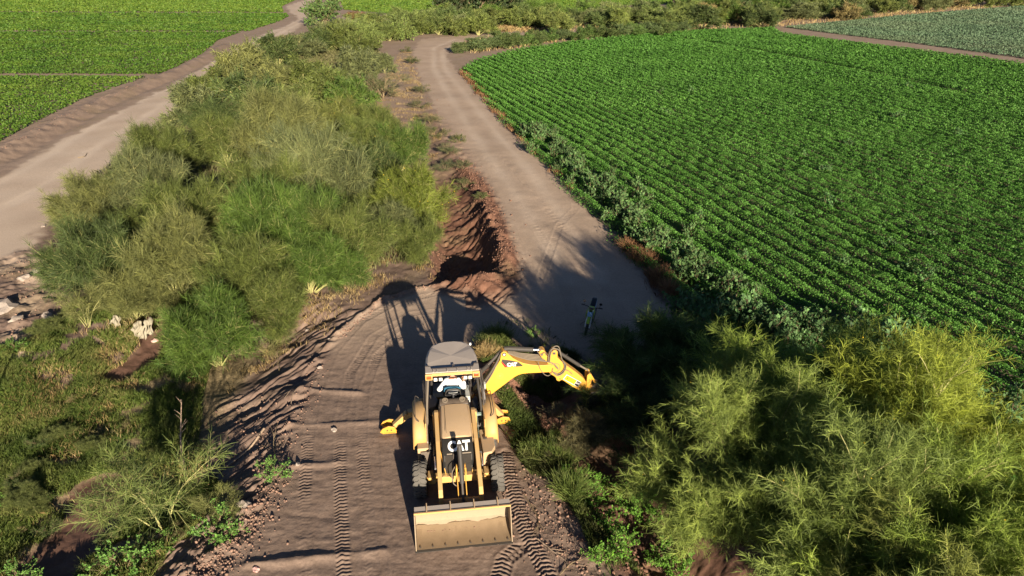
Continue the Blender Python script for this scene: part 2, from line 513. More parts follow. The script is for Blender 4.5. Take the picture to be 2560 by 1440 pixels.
def terrain(x, y):
    x = np.asarray(x, float)
    y = np.asarray(y, float)
    z = 0.06 * fbm(x / 7, y / 7, 5, 3)
    near = y < 45
    road = sstep(-0.25, 0.35, sdist(ROAD, x, y) + 0.55 * fbm(x / 0.9, y / 0.9, 31, 4))
    lroad = sstep(-0.4, 0.6, sdist(LROAD, x, y) + 0.8 * fbm(x / 1.2, y / 1.2, 32, 4))
    dist = np.hypot(x, y)
    # fade fine relief where the mesh cannot carry it
    keep = np.clip(30.0 / np.maximum(dist, 30), 0.0, 1.0)
    # low ground on the left and its bank
    dl = sdist(LOW, x, y)
    low = sstep(0.0, 3.4, dl + 0.35 * fbm(x / 1.2, y / 1.2, 44, 3))
    z = z - 0.75 * low + low * 0.10 * fbm(x / 1.1, y / 1.1, 12, 4)
    bank = sstep(-0.35, 0.3, dl) * sstep(3.6, 2.6, dl) * (x > -14) * (y < 30)
    side = sstep(-9.5, -8.0, x) * 1.0 + 0.0
    bank = bank * np.where(y > 20, side, 1.0)
    rl = 0.6 * ripples(x, y, RIP_L, 2.4, 60) + 0.4 * ripples(x, y, RIP_L, 5.2, 65)
    z = z + bank * (0.26 * (rl - 0.45) + 0.05 * fbm(x * 2.2, y * 2.2, 71, 3))
    # rough broken shoulder near the bottom edge
    sh = sstep(1.3, 0.2, np.abs(dl - 0.5)) * sstep(15.5, 13.5, y) * (x < -2)
    z = z + sh * 0.16 * fbm(x * 2.6, y * 2.6, 73, 4)
    fresh = np.zeros_like(z)
    wet = np.zeros_like(z)
    # trench beyond the road edge
    d, sd, al, fi = pline(T1, x, y)
    dep = np.interp(fi, np.arange(len(T1D)), T1D)
    end = sstep(0.02, 0.5, al)
    wdt = 1.15 + 0.0 * al
    prof = np.where(sd < 0, sstep(wdt + 0.35, wdt * 0.6, -sd), sstep(2.5, 0.15, sd))
    t1m = prof * end * sstep(60, 40, al)
    z = z - dep * t1m
    d2, sd2, al2, fi2 = pline(SPOIL, x, y)
    hgt = np.interp(al2, [0, 3, 10, 25, 60], [0.25, 0.60, 0.42, 0.16, 0.05])
    sp = np.exp(-(d2 / 0.62) ** 2) * (1 - road * 0.3)
    z = z + hgt * sp * (1 + 0.5 * fbm(x * 1.4, y * 1.4, 21, 3))
    t1zone = np.clip(sstep(3.0, 2.0, sd) * sstep(-1.8, -1.2, sd) * sstep(-0.5, 0.2, al) * (d < 3.2), 0, 1) * sstep(50, 20, al)
    rt = 0.55 * ripples(x, y, RIP_T, 2.6, 90) + 0.45 * ripples(x, y, RIP_T, 5.0, 95)
    z = z + t1zone * (0.24 * (rt - 0.5) * sstep(16, 8, al) + 0.13 * fbm(x * 1.8, y * 1.8, 26, 4)) * np.clip(keep * 1.2, 0, 1)
    fresh = np.maximum(fresh, np.clip(t1zone * sstep(22, 12, al) + sp * 0.9 * sstep(26, 10, al2), 0, 1))
    fresh = np.maximum(fresh, 0.35 * t1zone)
    # spoil mound at its near end, small pits
    for (px, py, rr, hh) in ((1190, 712, 0.8, 0.26), (1150, 716, 0.6, 0.18), (1285, 975, 1.0, 0.42), (1255, 1005, 0.6, 0.22), (1235, 930, 0.6, 0.25), (1320, 1000, 0.7, 0.3)):
        cx, cy = gp(px, py)
        g = np.exp(-((x - cx) ** 2 + (y - cy) ** 2) / rr ** 2)
        z = z + hh * g * (1 + 0.55 * fbm(x * 2.4, y * 2.4, int(px), 4))
        fresh = np.maximum(fresh, np.clip(g * 2.0, 0, 1))
    # the ditch under the right-hand trees
    d, sd, al, fi = pline(T2, x, y)
    dep = np.interp(fi, np.arange(len(T2D)), T2D)
    m = sstep(1.5 + 0.3 * fbm(x, y, 8, 2), 0.35, d)
    z = z - dep * m + m * 0.15 * fbm(x * 1.6, y * 1.6, 9, 4)
    fresh = np.maximum(fresh, sstep(2.0, 1.3, d) * 0.85)
    # mud in the low ground
    for pl, wd in ((MUD, 0.42), (MUD2, 0.7)):
        d = pline(pl, x, y)[0] + 0.25 * fbm(x * 0.9, y * 0.9, 15, 3)
        mm = sstep(wd + 0.35, wd, d)
        z = z - 0.12 * mm
        wet = np.maximum(wet, mm)
    # berm beside the left road
    d, sd, al, fi = pline(BERM, x, y)
    bm = np.exp(-((d) / 0.9) ** 2)
    z = z + 0.30 * bm * (1 + 0.5 * fbm(x * 0.9, y * 0.9, 18, 3)) - 0.12 * np.exp(-((sd - 1.6) / 0.5) ** 2)
    z = z + 0.06 * sstep(2.6, 1.6, d) * fbm(x * 1.5, y * 1.5, 19, 3)
    fresh = np.maximum(fresh, 0.08 * sstep(2.2, 1.4, d))
    # wheel tracks with lug prints
    for k, tr in enumerate(TRACKS):
        d, sd, al, fi = pline(tr, x, y)
        lim = 0.20 if k < 3 else 0.24
        mk = sstep(lim, lim - 0.07, d)
        brk = sstep(0.30, 0.62, vnoise(al * 0.35 + k * 7, al * 0.0 + k, 3 + k))
        ph = al / (0.125 if k in (0, 1, 2, 3, 4) else 0.17) + np.abs(sd) * 2.6 + 0.10 * np.sin(sd * 34) + 0.5 * fbm(x * 1.2, y * 1.2, 7, 2)
        lug = np.sin(ph * 2 * math.pi)
        deep = 0.024 if k in (3, 4) else 0.0135
        z = z + mk * keep * (0.15 + 0.85 * brk) * (deep * lug - 0.008)
        z = z + 0.010 * np.exp(-((d - lim) / 0.04) ** 2) * keep
    for fu in FURROW:
        d, sd, al, fi = pline(fu, x, y)
        z = z + 0.055 * np.exp(-((d + 0.05 * fbm(x * 2, y * 2, 5, 2)) / 0.13) ** 2) * (0.4 + 0.9 * vnoise(x * 1.3, y * 1.3, 99))
    d = pline(EDGE, x, y)[0]
    z = z + 0.11 * np.exp(-(d / 0.12) ** 2) * (0.5 + vnoise(x * 3, y * 3, 92))
    d = pline(BLADE, x, y)[0]
    z = z + 0.012 * np.exp(-(d / 0.03) ** 2)
    # scraped fine ripples over the near road, roughness elsewhere
    nr = road * sstep(30, 18, y)
    z = z + nr * (0.009 * fbm(x * 1.5, y * 7.0, 51, 3) + 0.010 * fbm(x * 5, y * 5, 58, 3)) + road * 0.022 * fbm(x * 1.1, y * 1.1, 52, 4) * keep
    rough = (1 - road) * (1 - lroad)
    z = z + rough * keep * 0.05 * fbm(x * 2.0, y * 2.0, 54, 4)
    right = sstep(-1.0, 1.0, x - (0.9 + (12 - y) * 0.05)) * sstep(17, 14, y) * (x < 4)
    z = z + right * 0.05 * fbm(x * 2.6, y * 2.6, 55, 4)
    z = z + fresh * keep * 0.07 * fbm(x * 3.4, y * 3.4, 56, 4)
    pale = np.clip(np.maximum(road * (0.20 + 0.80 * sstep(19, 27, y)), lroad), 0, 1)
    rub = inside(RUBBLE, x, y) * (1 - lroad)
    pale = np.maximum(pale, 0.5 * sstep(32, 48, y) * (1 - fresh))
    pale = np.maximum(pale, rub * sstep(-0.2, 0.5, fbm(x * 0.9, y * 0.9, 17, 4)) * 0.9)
    z = z + rub * 0.16 * fbm(x * 1.7, y * 1.7, 13, 4)
    rut = np.zeros_like(z)
    for tr in RUTS:
        d = pline(tr, x, y)[0]
        rut = np.maximum(rut, np.exp(-((d + 0.25 * fbm(x * 0.6, y * 0.6, 6, 3)) / 0.42) ** 2))
    rut = rut * (0.35 + 0.65 * vnoise(x * 0.35, y * 0.35, 44)) * np.clip(road + lroad, 0, 1) * pale
    z = z - 0.03 * rut
    global _RUT
    _RUT = np.clip(rut * 0.75 + 0.75 * lroad * (1 - 0.6 * vnoise(x * 0.5, y * 0.5, 3)), 0, 1)
    litter = np.clip(low * 0.85 * sstep(2.2, 3.4, dl) + 0.35 * rough * sstep(0.0, 0.5, fbm(x / 1.5, y / 1.5, 77, 3)), 0, 1) * (1 - wet)
    return z, pale, fresh * (1 - 0.6 * lroad), wet, litter, road, lroad


def gz(x, y):
    return float(terrain(np.array([x]), np.array([y]))[0][0])


def gzv(x, y):
    return terrain(x, y)[0]


def build_ground():
    pys = np.concatenate([np.arange(3400, 1500, -26.0), np.arange(1500, 900, -2.2), np.arange(900, 300, -1.9), np.arange(300, 20, -1.8),
                          np.arange(20, -95, -3.5), np.array([-98, -101, -104, -106.5, -108.5, -110, -111.2])])
    pxs = np.concatenate([np.arange(-2400, -20, 50.0), np.arange(-20, 1700, 2.6), np.arange(1700, 2580, 5.0), np.arange(2580, 5400, 60.0)])
    v = (pys - 720) / FPX
    t = CAMH / (_s + v * _c)
    Yw = t * (_c - v * _s)
    U = (pxs - 1280) / FPX
    X = t[:, None] * U[None, :]
    Y = np.repeat(Yw[:, None], len(U), 1)
    # scramble the lattice slightly so no sampling line shows
    nr_, nc_ = X.shape
    xf, yf = X.ravel(), Y.ravel()
    Z, pale, fresh, wet, lit, road, lroad = terrain(xf, yf)
    rut = _RUT.copy()
    V = np.stack([xf, yf, Z], 1)
    i = np.arange(nr_ - 1)[:, None] * nc_ + np.arange(nc_ - 1)[None, :]
    Q = np.stack([i, i + 1, i + 1 + nc_, i + nc_], -1).reshape(-1, 4)
    fr = road[Q].mean(1)
    fl = lroad[Q].mean(1)
    kinds = np.where(fr > 0.5, 1, np.where(fl > 0.5, 2, 0))
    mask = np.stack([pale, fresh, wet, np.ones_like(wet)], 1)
    for k, nm, lb in ((0, "ground", None), (1, "dirt_road", None), (2, "dirt_road", None)):
        q = Q[kinds == k]
        used = np.zeros(len(V), bool)
        used[q.ravel()] = True
        remap = np.cumsum(used) - 1
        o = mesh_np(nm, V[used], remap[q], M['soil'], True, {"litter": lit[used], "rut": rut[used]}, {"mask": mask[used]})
        tag(o, kind="structure")


build_ground()
# far land out to the horizon behind the sheet

# ------------------------------------------------------------------ hard-surface builder
class MB:
    def __init__(s):
        s.v, s.f = [], []

    def add(s, vs, fs):
        b = len(s.v)
        s.v += [tuple(v) for v in vs]
        s.f += [tuple(b + i for i in f) for f in fs]
        return s

    def box(s, c, d, rot=None):
        hx, hy, hz = d[0] / 2, d[1] / 2, d[2] / 2
        vs = [Vector((x, y, z)) for x in (-hx, hx) for y in (-hy, hy) for z in (-hz, hz)]
        if rot is not None:
            vs = [rot @ v for v in vs]
        vs = [v + Vector(c) for v in vs]
        return s.add(vs, [(0, 1, 3, 2), (4, 6, 7, 5), (0, 4, 5, 1), (2, 3, 7, 6), (0, 2, 6, 4), (1, 5, 7, 3)])

    def beam(s, a, b, wd, ht, w2=None, h2=None, up=(0, 0, 1)):
        """box beam from a to b; wd across, ht along up"""
        a, b = Vector(a), Vector(b)
        d = (b - a).normalized()
        sx = d.cross(Vector(up))
        if sx.length < 1e-4:
            sx = d.cross(Vector((1, 0, 0)))
        sx.normalize()
        uz = sx.cross(d).normalized()
        w2 = wd if w2 is None else w2
        h2 = ht if h2 is None else h2
        vs = []
        for p, ww, hh in ((a, wd, ht), (b, w2, h2)):
            for i, j in ((-1, -1), (1, -1), (1, 1), (-1, 1)):
                vs.append(p + sx * i * ww / 2 + uz * j * hh / 2)
        return s.add(vs, [(3, 2, 1, 0), (4, 5, 6, 7), (0, 1, 5, 4), (1, 2, 6, 5), (2, 3, 7, 6), (3, 0, 4, 7)])

    def tube(s, pts, r, n=10, r2=None, caps=True):
        pts = [Vector(p) for p in pts]
        m = len(pts)
        rs = [r + ((r2 if r2 is not None else r) - r) * i / (m - 1) for i in range(m)] if not isinstance(r, (list, tuple)) else r
        b = len(s.v)
        prev = None
        for i, p in enumerate(pts):
            d = (pts[min(i + 1, m - 1)] - pts[max(i - 1, 0)]).normalized()
            if prev is None:
                prev = d.orthogonal().normalized()
            prev = (prev - d * prev.dot(d))
            if prev.length < 1e-5:
                prev = d.orthogonal()
            prev.normalize()
            q = d.cross(prev)
            for k in range(n):
                a = 2 * math.pi * k / n
                s.v.append(tuple(p + (prev * math.cos(a) + q * math.sin(a)) * rs[i]))
        for i in range(m - 1):
            for k in range(n):
                k2 = (k + 1) % n
                s.f.append((b + i * n + k, b + i * n + k2, b + (i + 1) * n + k2, b + (i + 1) * n + k))
        if caps:
            s.f.append(tuple(b + k for k in reversed(range(n))))
            s.f.append(tuple(b + (m - 1) * n + k for k in range(n)))
        return s

    def prism(s, poly, fn, t0, t1):
        """extrude a 2-D outline: fn(u, v, t) -> 3-D"""
        n = len(poly)
        vs = [fn(u, v, t0) for u, v in poly] + [fn(u, v, t1) for u, v in poly]
        fs = [tuple(reversed(range(n))), tuple(range(n, 2 * n))]
        fs += [(i, (i + 1) % n, n + (i + 1) % n, n + i) for i in range(n)]
        return s.add(vs, fs)

    def sheet(s, prof, fn, x0, x1, th):
        """bent sheet: open profile [(u,v)..] extruded between x0 and x1 with thickness th"""
        n = len(prof)
        nrm = []
        for i in range(n):
            a = Vector(prof[max(i - 1, 0)])
            b = Vector(prof[min(i + 1, n - 1)])
            d = (b - a).normalized()
            nrm.append(Vector((-d.y, d.x)))
        inner = [(prof[i][0] + nrm[i].x * th, prof[i][1] + nrm[i].y * th) for i in range(n)]
        return s.prism(list(prof) + inner[::-1], fn, x0, x1)

    def disc(s, c, ax, r, h, n=24):
        ax = Vector(ax).normalized()
        c = Vector(c)
        return s.tube([c - ax * h / 2, c + ax * h / 2], r, n)

    def lathe(s, prof, c, ax, n=36):
        """prof [(r, t)] about axis ax through c, closed loop"""
        ax = Vector(ax).normalized()
        p = ax.orthogonal().normalized()
        q = ax.cross(p)
        b = len(s.v)
        m = len(prof)
        for k in range(n):
            a = 2 * math.pi * k / n
            e = p * math.cos(a) + q * math.sin(a)
            for r, t in prof:
                s.v.append(tuple(Vector(c) + e * r + ax * t))
        for k in range(n):
            k2 = (k + 1) % n
            for i in range(m):
                j = (i + 1) % m
                s.f.append((b + k * m + i, b + k2 * m + i, b + k2 * m + j, b + k * m + j))
        return s

    def build(s, name, mat, parent=None, bevel=0.0, smooth=False, angle=35, seg=2):
        me = bpy.data.meshes.new(name)
        me.from_pydata([tuple(v) for v in s.v], [], s.f)
        me.materials.append(mat)
        import bmesh
        bm = bmesh.new()
        bm.from_mesh(me)
        bmesh.ops.recalc_face_normals(bm, faces=bm.faces)
        bm.to_mesh(me)
        bm.free()
        if smooth:
            for p in me.polygons:
                p.use_smooth = True
            me.set_sharp_from_angle(angle=R(angle))
        o = bpy.data.objects.new(name, me)
        COL.objects.link(o)
        if parent:
            o.parent = parent
        if bevel:
            bv = o.modifiers.new("bevel", 'BEVEL')
            bv.width = bevel
            bv.segments = seg
            bv.limit_method = 'ANGLE'
            bv.angle_limit = R(40)
            bv.harden_normals = False
        return o


def curve_pts(ctrl, n=8):
    """Catmull-Rom through control points"""
    P = [Vector(c) for c in ctrl]
    P = [P[0] * 2 - P[1]] + P + [P[-1] * 2 - P[-2]]
    out = []
    for i in range(1, len(P) - 2):
        for k in range(n):
            t = k / n
            a, b, c, d = P[i - 1], P[i], P[i + 1], P[i + 2]
            out.append(0.5 * ((2 * b) + (c - a) * t + (2 * a - 5 * b + 4 * c - d) * t * t + (3 * b - a - 3 * c + d) * t ** 3))
    out.append(P[-2])
    return out


def text_mesh(name, body, size, mat, parent, mtx, weight=0.0, depth=0.004, shear=0.0, sx=1.0):
    cu = bpy.data.curves.new(name, 'FONT')
    cu.body = body
    cu.size = size
    cu.align_x = 'CENTER'
    cu.align_y = 'CENTER'
    cu.offset = weight
    cu.extrude = depth
    cu.shear = shear
    cu.space_character = 0.92
    tmp = bpy.data.objects.new(name + "_tmp", cu)
    COL.objects.link(tmp)
    bpy.context.view_layer.update()
    me = bpy.data.meshes.new_from_object(tmp.evaluated_get(bpy.context.evaluated_depsgraph_get()))
    bpy.data.objects.remove(tmp)
    me.materials.clear()
    me.materials.append(mat)
    me.transform(mtx @ Matrix.Diagonal((sx, 1, 1, 1)))
    o = bpy.data.objects.new(name, me)
    COL.objects.link(o)
    o.parent = parent
    return o


# ------------------------------------------------------------------ backhoe loader
ORIG = (-1.66, 16.52)
YAW = R(7.5)


def lw(x, y, z=0.0):
    return (ORIG[0] + x * math.cos(YAW) - y * math.sin(YAW), ORIG[1] + x * math.sin(YAW) + y * math.cos(YAW), z)


def build_backhoe():
    G = 0.0
    root = empty("backhoe_loader", (ORIG[0], ORIG[1], G), YAW)
    tag(root, "yellow backhoe loader on the dirt road with its digging arm swung out sideways", "backhoe loader")
    XY = lambda u, v, t: (t, u, v)          # profile in (y, z), extruded along x
    XZ = lambda u, v, t: (u, t, v)          # profile in (x, z), extruded along y

    # chassis
    b = MB()
    b.beam((-0.30, -2.0, 0.72), (-0.30, 1.1, 0.80), 0.12, 0.28)
    b.beam((0.30, -2.0, 0.72), (0.30, 1.1, 0.80), 0.12, 0.28)
    b.box((0, -2.16, 0.68), (0.92, 0.16, 0.20))
    b.box((0, 0.1, 0.78), (1.0, 1.1, 0.34))
    b.box((0, 1.02, 0.85), (1.3, 0.22, 0.55))
    b.build("chassis", M['dustpaint'], root, 0.012)
    # front axle
    b = MB()
    b.beam((-0.84, -1.87, 0.49), (0.84, -1.87, 0.49), 0.16, 0.15)
    b.tube([(-0.74, -2.03, 0.50), (0.74, -2.03, 0.50)], 0.030, 10)
    for sx in (-1, 1):
        b.box((sx * 0.74, -1.88, 0.50), (0.14, 0.30, 0.22))
        b.box((sx * 0.66, -2.05, 0.52), (0.10, 0.10, 0.12))
    b.box((0, -1.87, 0.52), (0.30, 0.34, 0.28))
    b.build("axle", M['armpaint'], root, 0.012)

    # wheels
    def wheel(cx, cy, r, wd, lugn, ang):
        e = bpy.data.objects.new("wheel", None)
        COL.objects.link(e)
        e.parent = root
        e.location = (cx, cy, r - 0.02)
        e.rotation_euler = (0, 0, ang)
        h = wd / 2
        t = MB()
        t.lathe([(r * 0.58, -h * 0.80), (r * 0.80, -h), (r * 0.93, -h * 0.92), (r * 0.962, -h * 0.45), (r * 0.965, 0), (r * 0.962, h * 0.45), (r * 0.93, h * 0.92),
                 (r * 0.80, h), (r * 0.58, h * 0.80), (r * 0.56, 0)], (0, 0, 0), (1, 0, 0), 48)
        for k in range(lugn):                     # wavy directional lugs
            a0 = 2 * math.pi * k / lugn
            prev = None
            for side in (-1, 1):
                pts = []
                for q in range(6):
                    f = q / 5.0
                    xx = side * (0.02 + f * (h * 0.98))
                    aa = a0 + (0.5 * math.pi / lugn * 2 if side > 0 else 0) + f * 0.20 + 0.035 * math.sin(f * 7)
                    rr = r * (0.975 if f < 0.85 else 0.94)
                    pts.append((xx, aa, rr))
                for q in range(5):
                    (xa, aa, ra), (xb, ab, rb) = pts[q], pts[q + 1]
                    wv = 0.055 if r < 0.6 else 0.05
                    vs = []
                    for (x_, a_, r_) in ((xa, aa, ra), (xb, ab, rb)):
                        for da, dr in ((-wv * 1.3, -0.03), (wv * 1.3, -0.03), (wv * 1.1, 0.016), (-wv * 1.1, 0.016)):
                            vs.append((x_, (r_ + dr) * math.cos(a_ + da), (r_ + dr) * math.sin(a_ + da)))
                    t.add(vs, [(0, 1, 2, 3), (7, 6, 5, 4), (0, 4, 5, 1), (1, 5, 6, 2), (2, 6, 7, 3), (3, 7, 4, 0)])
        t.build("tyre", M['rubber'], e, 0, True, 30)
        q = MB()
        q.lathe([(r * 0.57, -h * 0.75), (r * 0.60, -h * 0.78), (r * 0.60, h * 0.78), (r * 0.57, h * 0.75), (r * 0.50, h * 0.3), (r * 0.15, h * 0.2), (r * 0.15, -h * 0.2),
                 (r * 0.50, -h * 0.3)], (0, 0, 0), (1, 0, 0), 32)
        q.disc((0, 0, 0), (1, 0, 0), r * 0.2, h * 1.3, 16)
        q.build("rim", M['dustpaint'], e, 0, True)

    wheel(-1.01, -1.85, 0.49, 0.32, 22, R(-2))
    wheel(1.02, -1.87, 0.49, 0.32, 22, R(-2))
    wheel(-0.93, 0.02, 0.68, 0.42, 22, 0)
    wheel(0.93, 0.02, 0.68, 0.42, 22, 0)

    # hood with sloping shoulders
    ys = [(-0.34, 1.70), (-0.9, 1.67), (-1.4, 1.60), (-1.60, 1.54)]
    b = MB()
    sect = []
    for y, z in ys:
        sect.append([(-0.43, y, z - 0.50), (-0.43, y, z - 0.10), (-0.37, y, z - 0.02), (-0.20, y, z + 0.012), (0, y, z + 0.02),
                     (0.20, y, z + 0.012), (0.37, y, z - 0.02), (0.43, y, z - 0.10), (0.43, y, z - 0.50)])
    vs = [p for s_ in sect for p in s_]
    n = 9
    fs = [(i * n + k, i * n + k + 1, (i + 1) * n + k + 1, (i + 1) * n + k) for i in range(len(ys) - 1) for k in range(n - 1)]
    fs += [tuple(range(n)), tuple(reversed(range((len(ys) - 1) * n, len(ys) * n)))]
    fs += [(i * n + n - 1, i * n, (i + 1) * n, (i + 1) * n + n - 1) for i in range(len(ys) - 1)]
    b.add(vs, fs)
    hood = b.build("hood", M['tan'], root, 0.015, True, 40)
    b = MB()
    b.box((-0.27, -0.95, 1.673), (0.008, 1.16, 0.012), Matrix.Rotation(R(2.9), 3, 'X'))
    b.build("panel_seam", M['black'], hood)
    # nose: black panel + louvred grille
    b = MB()
    prof = [(-1.605, 1.53), (-1.70, 1.475), (-1.95, 1.30), (-2.07, 1.02), (-2.10, 0.78), (-1.60, 0.78)]
    b.prism(prof, XY, -0.41, 0.41)
    nose = b.build("nose_panel", M['grille'], root, 0.025, True, 50)
    b = MB()
    for k in range(15):
        t = k / 14.0
        y = -1.975 - 0.118 * t ** 0.8
        z = 1.235 - 0.42 * t
        for sx in (-1, 1):
            b.box((sx * 0.19, y - 0.016, z), (0.30, 0.042, 0.013), Matrix.Rotation(R(18), 3, 'X'))
    for sx in (-0.35, -0.035, 0.035, 0.35):
        b.beam((sx, -1.972, 1.26), (sx, -2.11, 0.80), 0.018, 0.03, up=(0, -1, 0))
    b.build("grille_slats", M['steel'], nose)
    b = MB()
    b.box((0.19, -1.965, 1.285), (0.31, 0.018, 0.028), Matrix.Rotation(R(-35), 3, 'X'))
    b.build("grille_trim", M['hose'], nose)
    b = MB()
    b.box((-0.22, -1.965, 1.285), (0.14, 0.018, 0.028), Matrix.Rotation(R(-35), 3, 'X'))
    b.build("grille_trim", M['hose'], nose)
    # lettering on the nose (reads from the front)
    d = Vector((0, -0.25, -0.175)).normalized()          # down the slope
    up = -d
    right = Vector((1, 0, 0))
    nrm = right.cross(up)
    mt = Matrix((right, up, nrm)).transposed().to_4x4()
    mt.translation = Vector((0.035, -1.815, 1.394)) + nrm * 0.010
    text_mesh("lettering", "CAT", 0.36, M['white'], nose, mt, weight=0.016, depth=0.004, sx=0.84)
    tri = MB()
    o3 = mt.translation + nrm * 0.009
    tri.add([o3 + right * x + up * y for x, y in ((-0.075, -0.13), (0.075, -0.13), (0.0, -0.01))], [(0, 1, 2)])
    tri.build("emblem", M['decalyel'], nose)
    # front frame under the grille
    b = MB()
    b.box((-0.27, -2.15, 0.74), (0.26, 0.06, 0.07))
    b.box((-0.36, -2.14, 0.72), (0.10, 0.14, 0.14))
    b.build("front_frame", M['armpaint'], root, 0.008)
    b = MB()
    b.box((0.37, -2.13, 0.80), (0.07, 0.12, 0.20))
    b.build("front_frame", M['armpaint'], root, 0.008)
    b = MB()
    b.beam((-0.46, -1.78, 1.28), (-0.34, -2.17, 0.80), 0.022, 0.03)
    b.build("front_frame", M['yellow'], root, 0.008)

    # loader arms
    for sx in (-1, 1):
        e = MB()
        x = sx * 0.505
        pr = [(-0.45, 1.52), (-0.50, 1.66), (-0.62, 1.67), (-1.6, 1.44), (-2.45, 1.14), (-2.90, 0.94), (-2.99, 0.84), (-3.19, 0.36), (-3.20, 0.20), (-3.08, 0.18),
              (-2.96, 0.36), (-2.80, 0.74), (-2.4, 0.93), (-1.6, 1.22), (-0.62, 1.44)]
        e.prism(pr, XY, x - 0.055, x + 0.055)
        e.build("loader_arm", M['armpaint'], root, 0.01)
        e = MB()                                   # lift tower
        e.beam((sx * 0.50, -0.50, 0.80), (sx * 0.50, -0.50, 1.56), 0.16, 0.22)
        e.build("arm_tower", M['dustpaint'], root, 0.01)
        e = MB()
        e.tube([(sx * 0.60, -0.95, 0.88), (sx * 0.60, -1.75, 1.08)], 0.045, 12)
        cyl = e.build("lift_cylinder", M['steel'], root, 0, True)
        e = MB()
        e.tube([(sx * 0.60, -1.75, 1.08), (sx * 0.60, -2.40, 1.20)], 0.024, 10)
        e.build("rod", M['chrome'], cyl, 0, True)
    b = MB()
    b.tube([(-0.45, -2.93, 0.55), (0.45, -2.93, 0.55)], 0.085, 16)
    b.build("cross_tube", M['dustpaint'], root, 0, True)
    # tilt cylinder and links
    b = MB()
    b.tube([(0.03, -2.28, 1.77), (0.04, -2.50, 1.36), (0.045, -2.74, 0.96)], 0.062, 16)
    b.tube([(0.039, -2.52, 1.30), (0.040, -2.545, 1.26)], 0.072, 16)
    b.tube([(-0.03, -2.28, 1.77), (0.09, -2.28, 1.77)], 0.05, 12)
    cyl = b.build("tilt_cylinder", M['steel'], root, 0, True)
    b = MB()
    b.tube([(0.045, -2.74, 0.96), (0.05, -3.12, 0.52)], 0.034, 12)
    b.build("rod", M['black'], cyl, 0, True)
    for sx in (-1, 1):
        b = MB()
        x = 0.04 + sx * 0.105
        b.beam((x, -2.36, 1.18), (x, -3.16, 0.62), 0.022, 0.055)
        b.disc((x, -2.40, 1.18), (1, 0, 0), 0.10, 0.024, 18)
        b.prism([(-2.30, 1.24), (-2.52, 1.26), (-2.62, 0.92), (-2.40, 0.82)], XY, x - sx * 0.02 - 0.01 + sx * 0.035, x - sx * 0.02 + 0.01 + sx * 0.035)
        b.build("tilt_link", M['yellow'], root, 0.004)
    b = MB()
    b.tube(curve_pts([(-0.10, -2.38, 1.22), (-0.19, -2.52, 1.12), (-0.17, -2.66, 0.92), (-0.06, -2.72, 0.84)]), 0.013, 8)
    b.build("hose", M['hose'], root, 0, True)
    b = MB()
    b.tube(curve_pts([(-0.12, -1.98, 1.30), (-0.14, -2.10, 1.1), (-0.10, -2.2, 0.95), (-0.08, -2.3, 0.9)]), 0.016, 8)
    b.build("hose", M['black'], root, 0, True)

    # loader bucket: curved shell, open to the front
    cpr = [(-3.94, 0.035), (-3.70, 0.055), (-3.50, 0.085), (-3.34, 0.16), (-3.255, 0.30), (-3.25, 0.46), (-3.30, 0.62), (-3.40, 0.76), (-3.545, 0.845)]
    b = MB()
    W = 1.165
    b.sheet(cpr, XY, -W, W, -0.025)
    for sx in (-1, 1):
        side = [(-3.94, 0.03)] + cpr[1:] + [(-3.60, 0.80), (-3.74, 0.50), (-3.80, 0.30)]
        b.prism(side, XY, sx * W - 0.012, sx * W + 0.012)
    bk = b.build("loader_bucket", M['bucketin'], root, 0.004, True, 25)
    b = MB()
    b.beam((-W - 0.01, -3.565, 0.862), (W + 0.01, -3.565, 0.862), 0.05, 0.045)
    b.build("top_rim", M['dustpaint'], bk, 0.006)
    b = MB()
    b.prism([(-3.54, 0.868), (-3.345, 0.875), (-3.345, 0.855), (-3.54, 0.846)], XY, -W, W)
    b.build("top_plate", M['roof'], bk, 0.003)
    for k in range(4):
        x = -W + 0.30 + k * (2 * W - 0.60) / 3
        r_ = MB()
        r_.prism([(-3.60, 0.885), (-3.345, 0.925), (-3.30, 0.93), (-3.31, 0.60), (-3.40, 0.78)], XY, x - 0.011, x + 0.011)
        r_.build("rib", M['tan'], bk)
    b = MB()
    b.prism([(-3.98, 0.012), (-3.80, 0.030), (-3.80, 0.050), (-3.98, 0.034)], XY, -W - 0.015, W + 0.015)
    ce = b.build("cutting_edge", M['steel'], bk, 0.003)
    for k in range(8):
        x = -W + 0.10 + k * (2 * W - 0.20) / 7
        t = MB()
        t.prism([(x - 0.022, -3.86), (x + 0.022, -3.86), (x, -3.79)], lambda u, v, tt: (u, v, tt), 0.052, 0.075)
        t.build("bolt", M['black'], ce)
    b = MB()                                      # mud caked on the bucket floor
    low_ = [(-3.90, 0.043), (-3.70, 0.062), (-3.50, 0.094), (-3.345, 0.172), (-3.300, 0.235)]
    nxx = 40
    vs, fs = [], []
    for j, (y_, z_) in enumerate(low_):
        for i in range(nxx + 1):
            xx = -W + 0.02 + (2 * W - 0.04) * i / nxx
            k_ = 0.012 * math.sin(i * 0.9) + 0.022 * math.sin(i * 0.37 + 1) + 0.006 * math.sin(i * 2.3)
            vs.append((xx, y_ + (-(0.012) if j < 4 else -0.012), z_ + 0.004 + (k_ if j == 4 else 0)))
    for j in range(len(low_) - 1):
        for i in range(nxx):
            a_ = j * (nxx + 1) + i
            fs.append((a_, a_ + 1, a_ + nxx + 2, a_ + nxx + 1))
    b.add(vs, fs)
    b.build("caked_mud", M['bucketlow'], bk, 0, True)
    b = MB()                                      # dirt left lying in the bucket
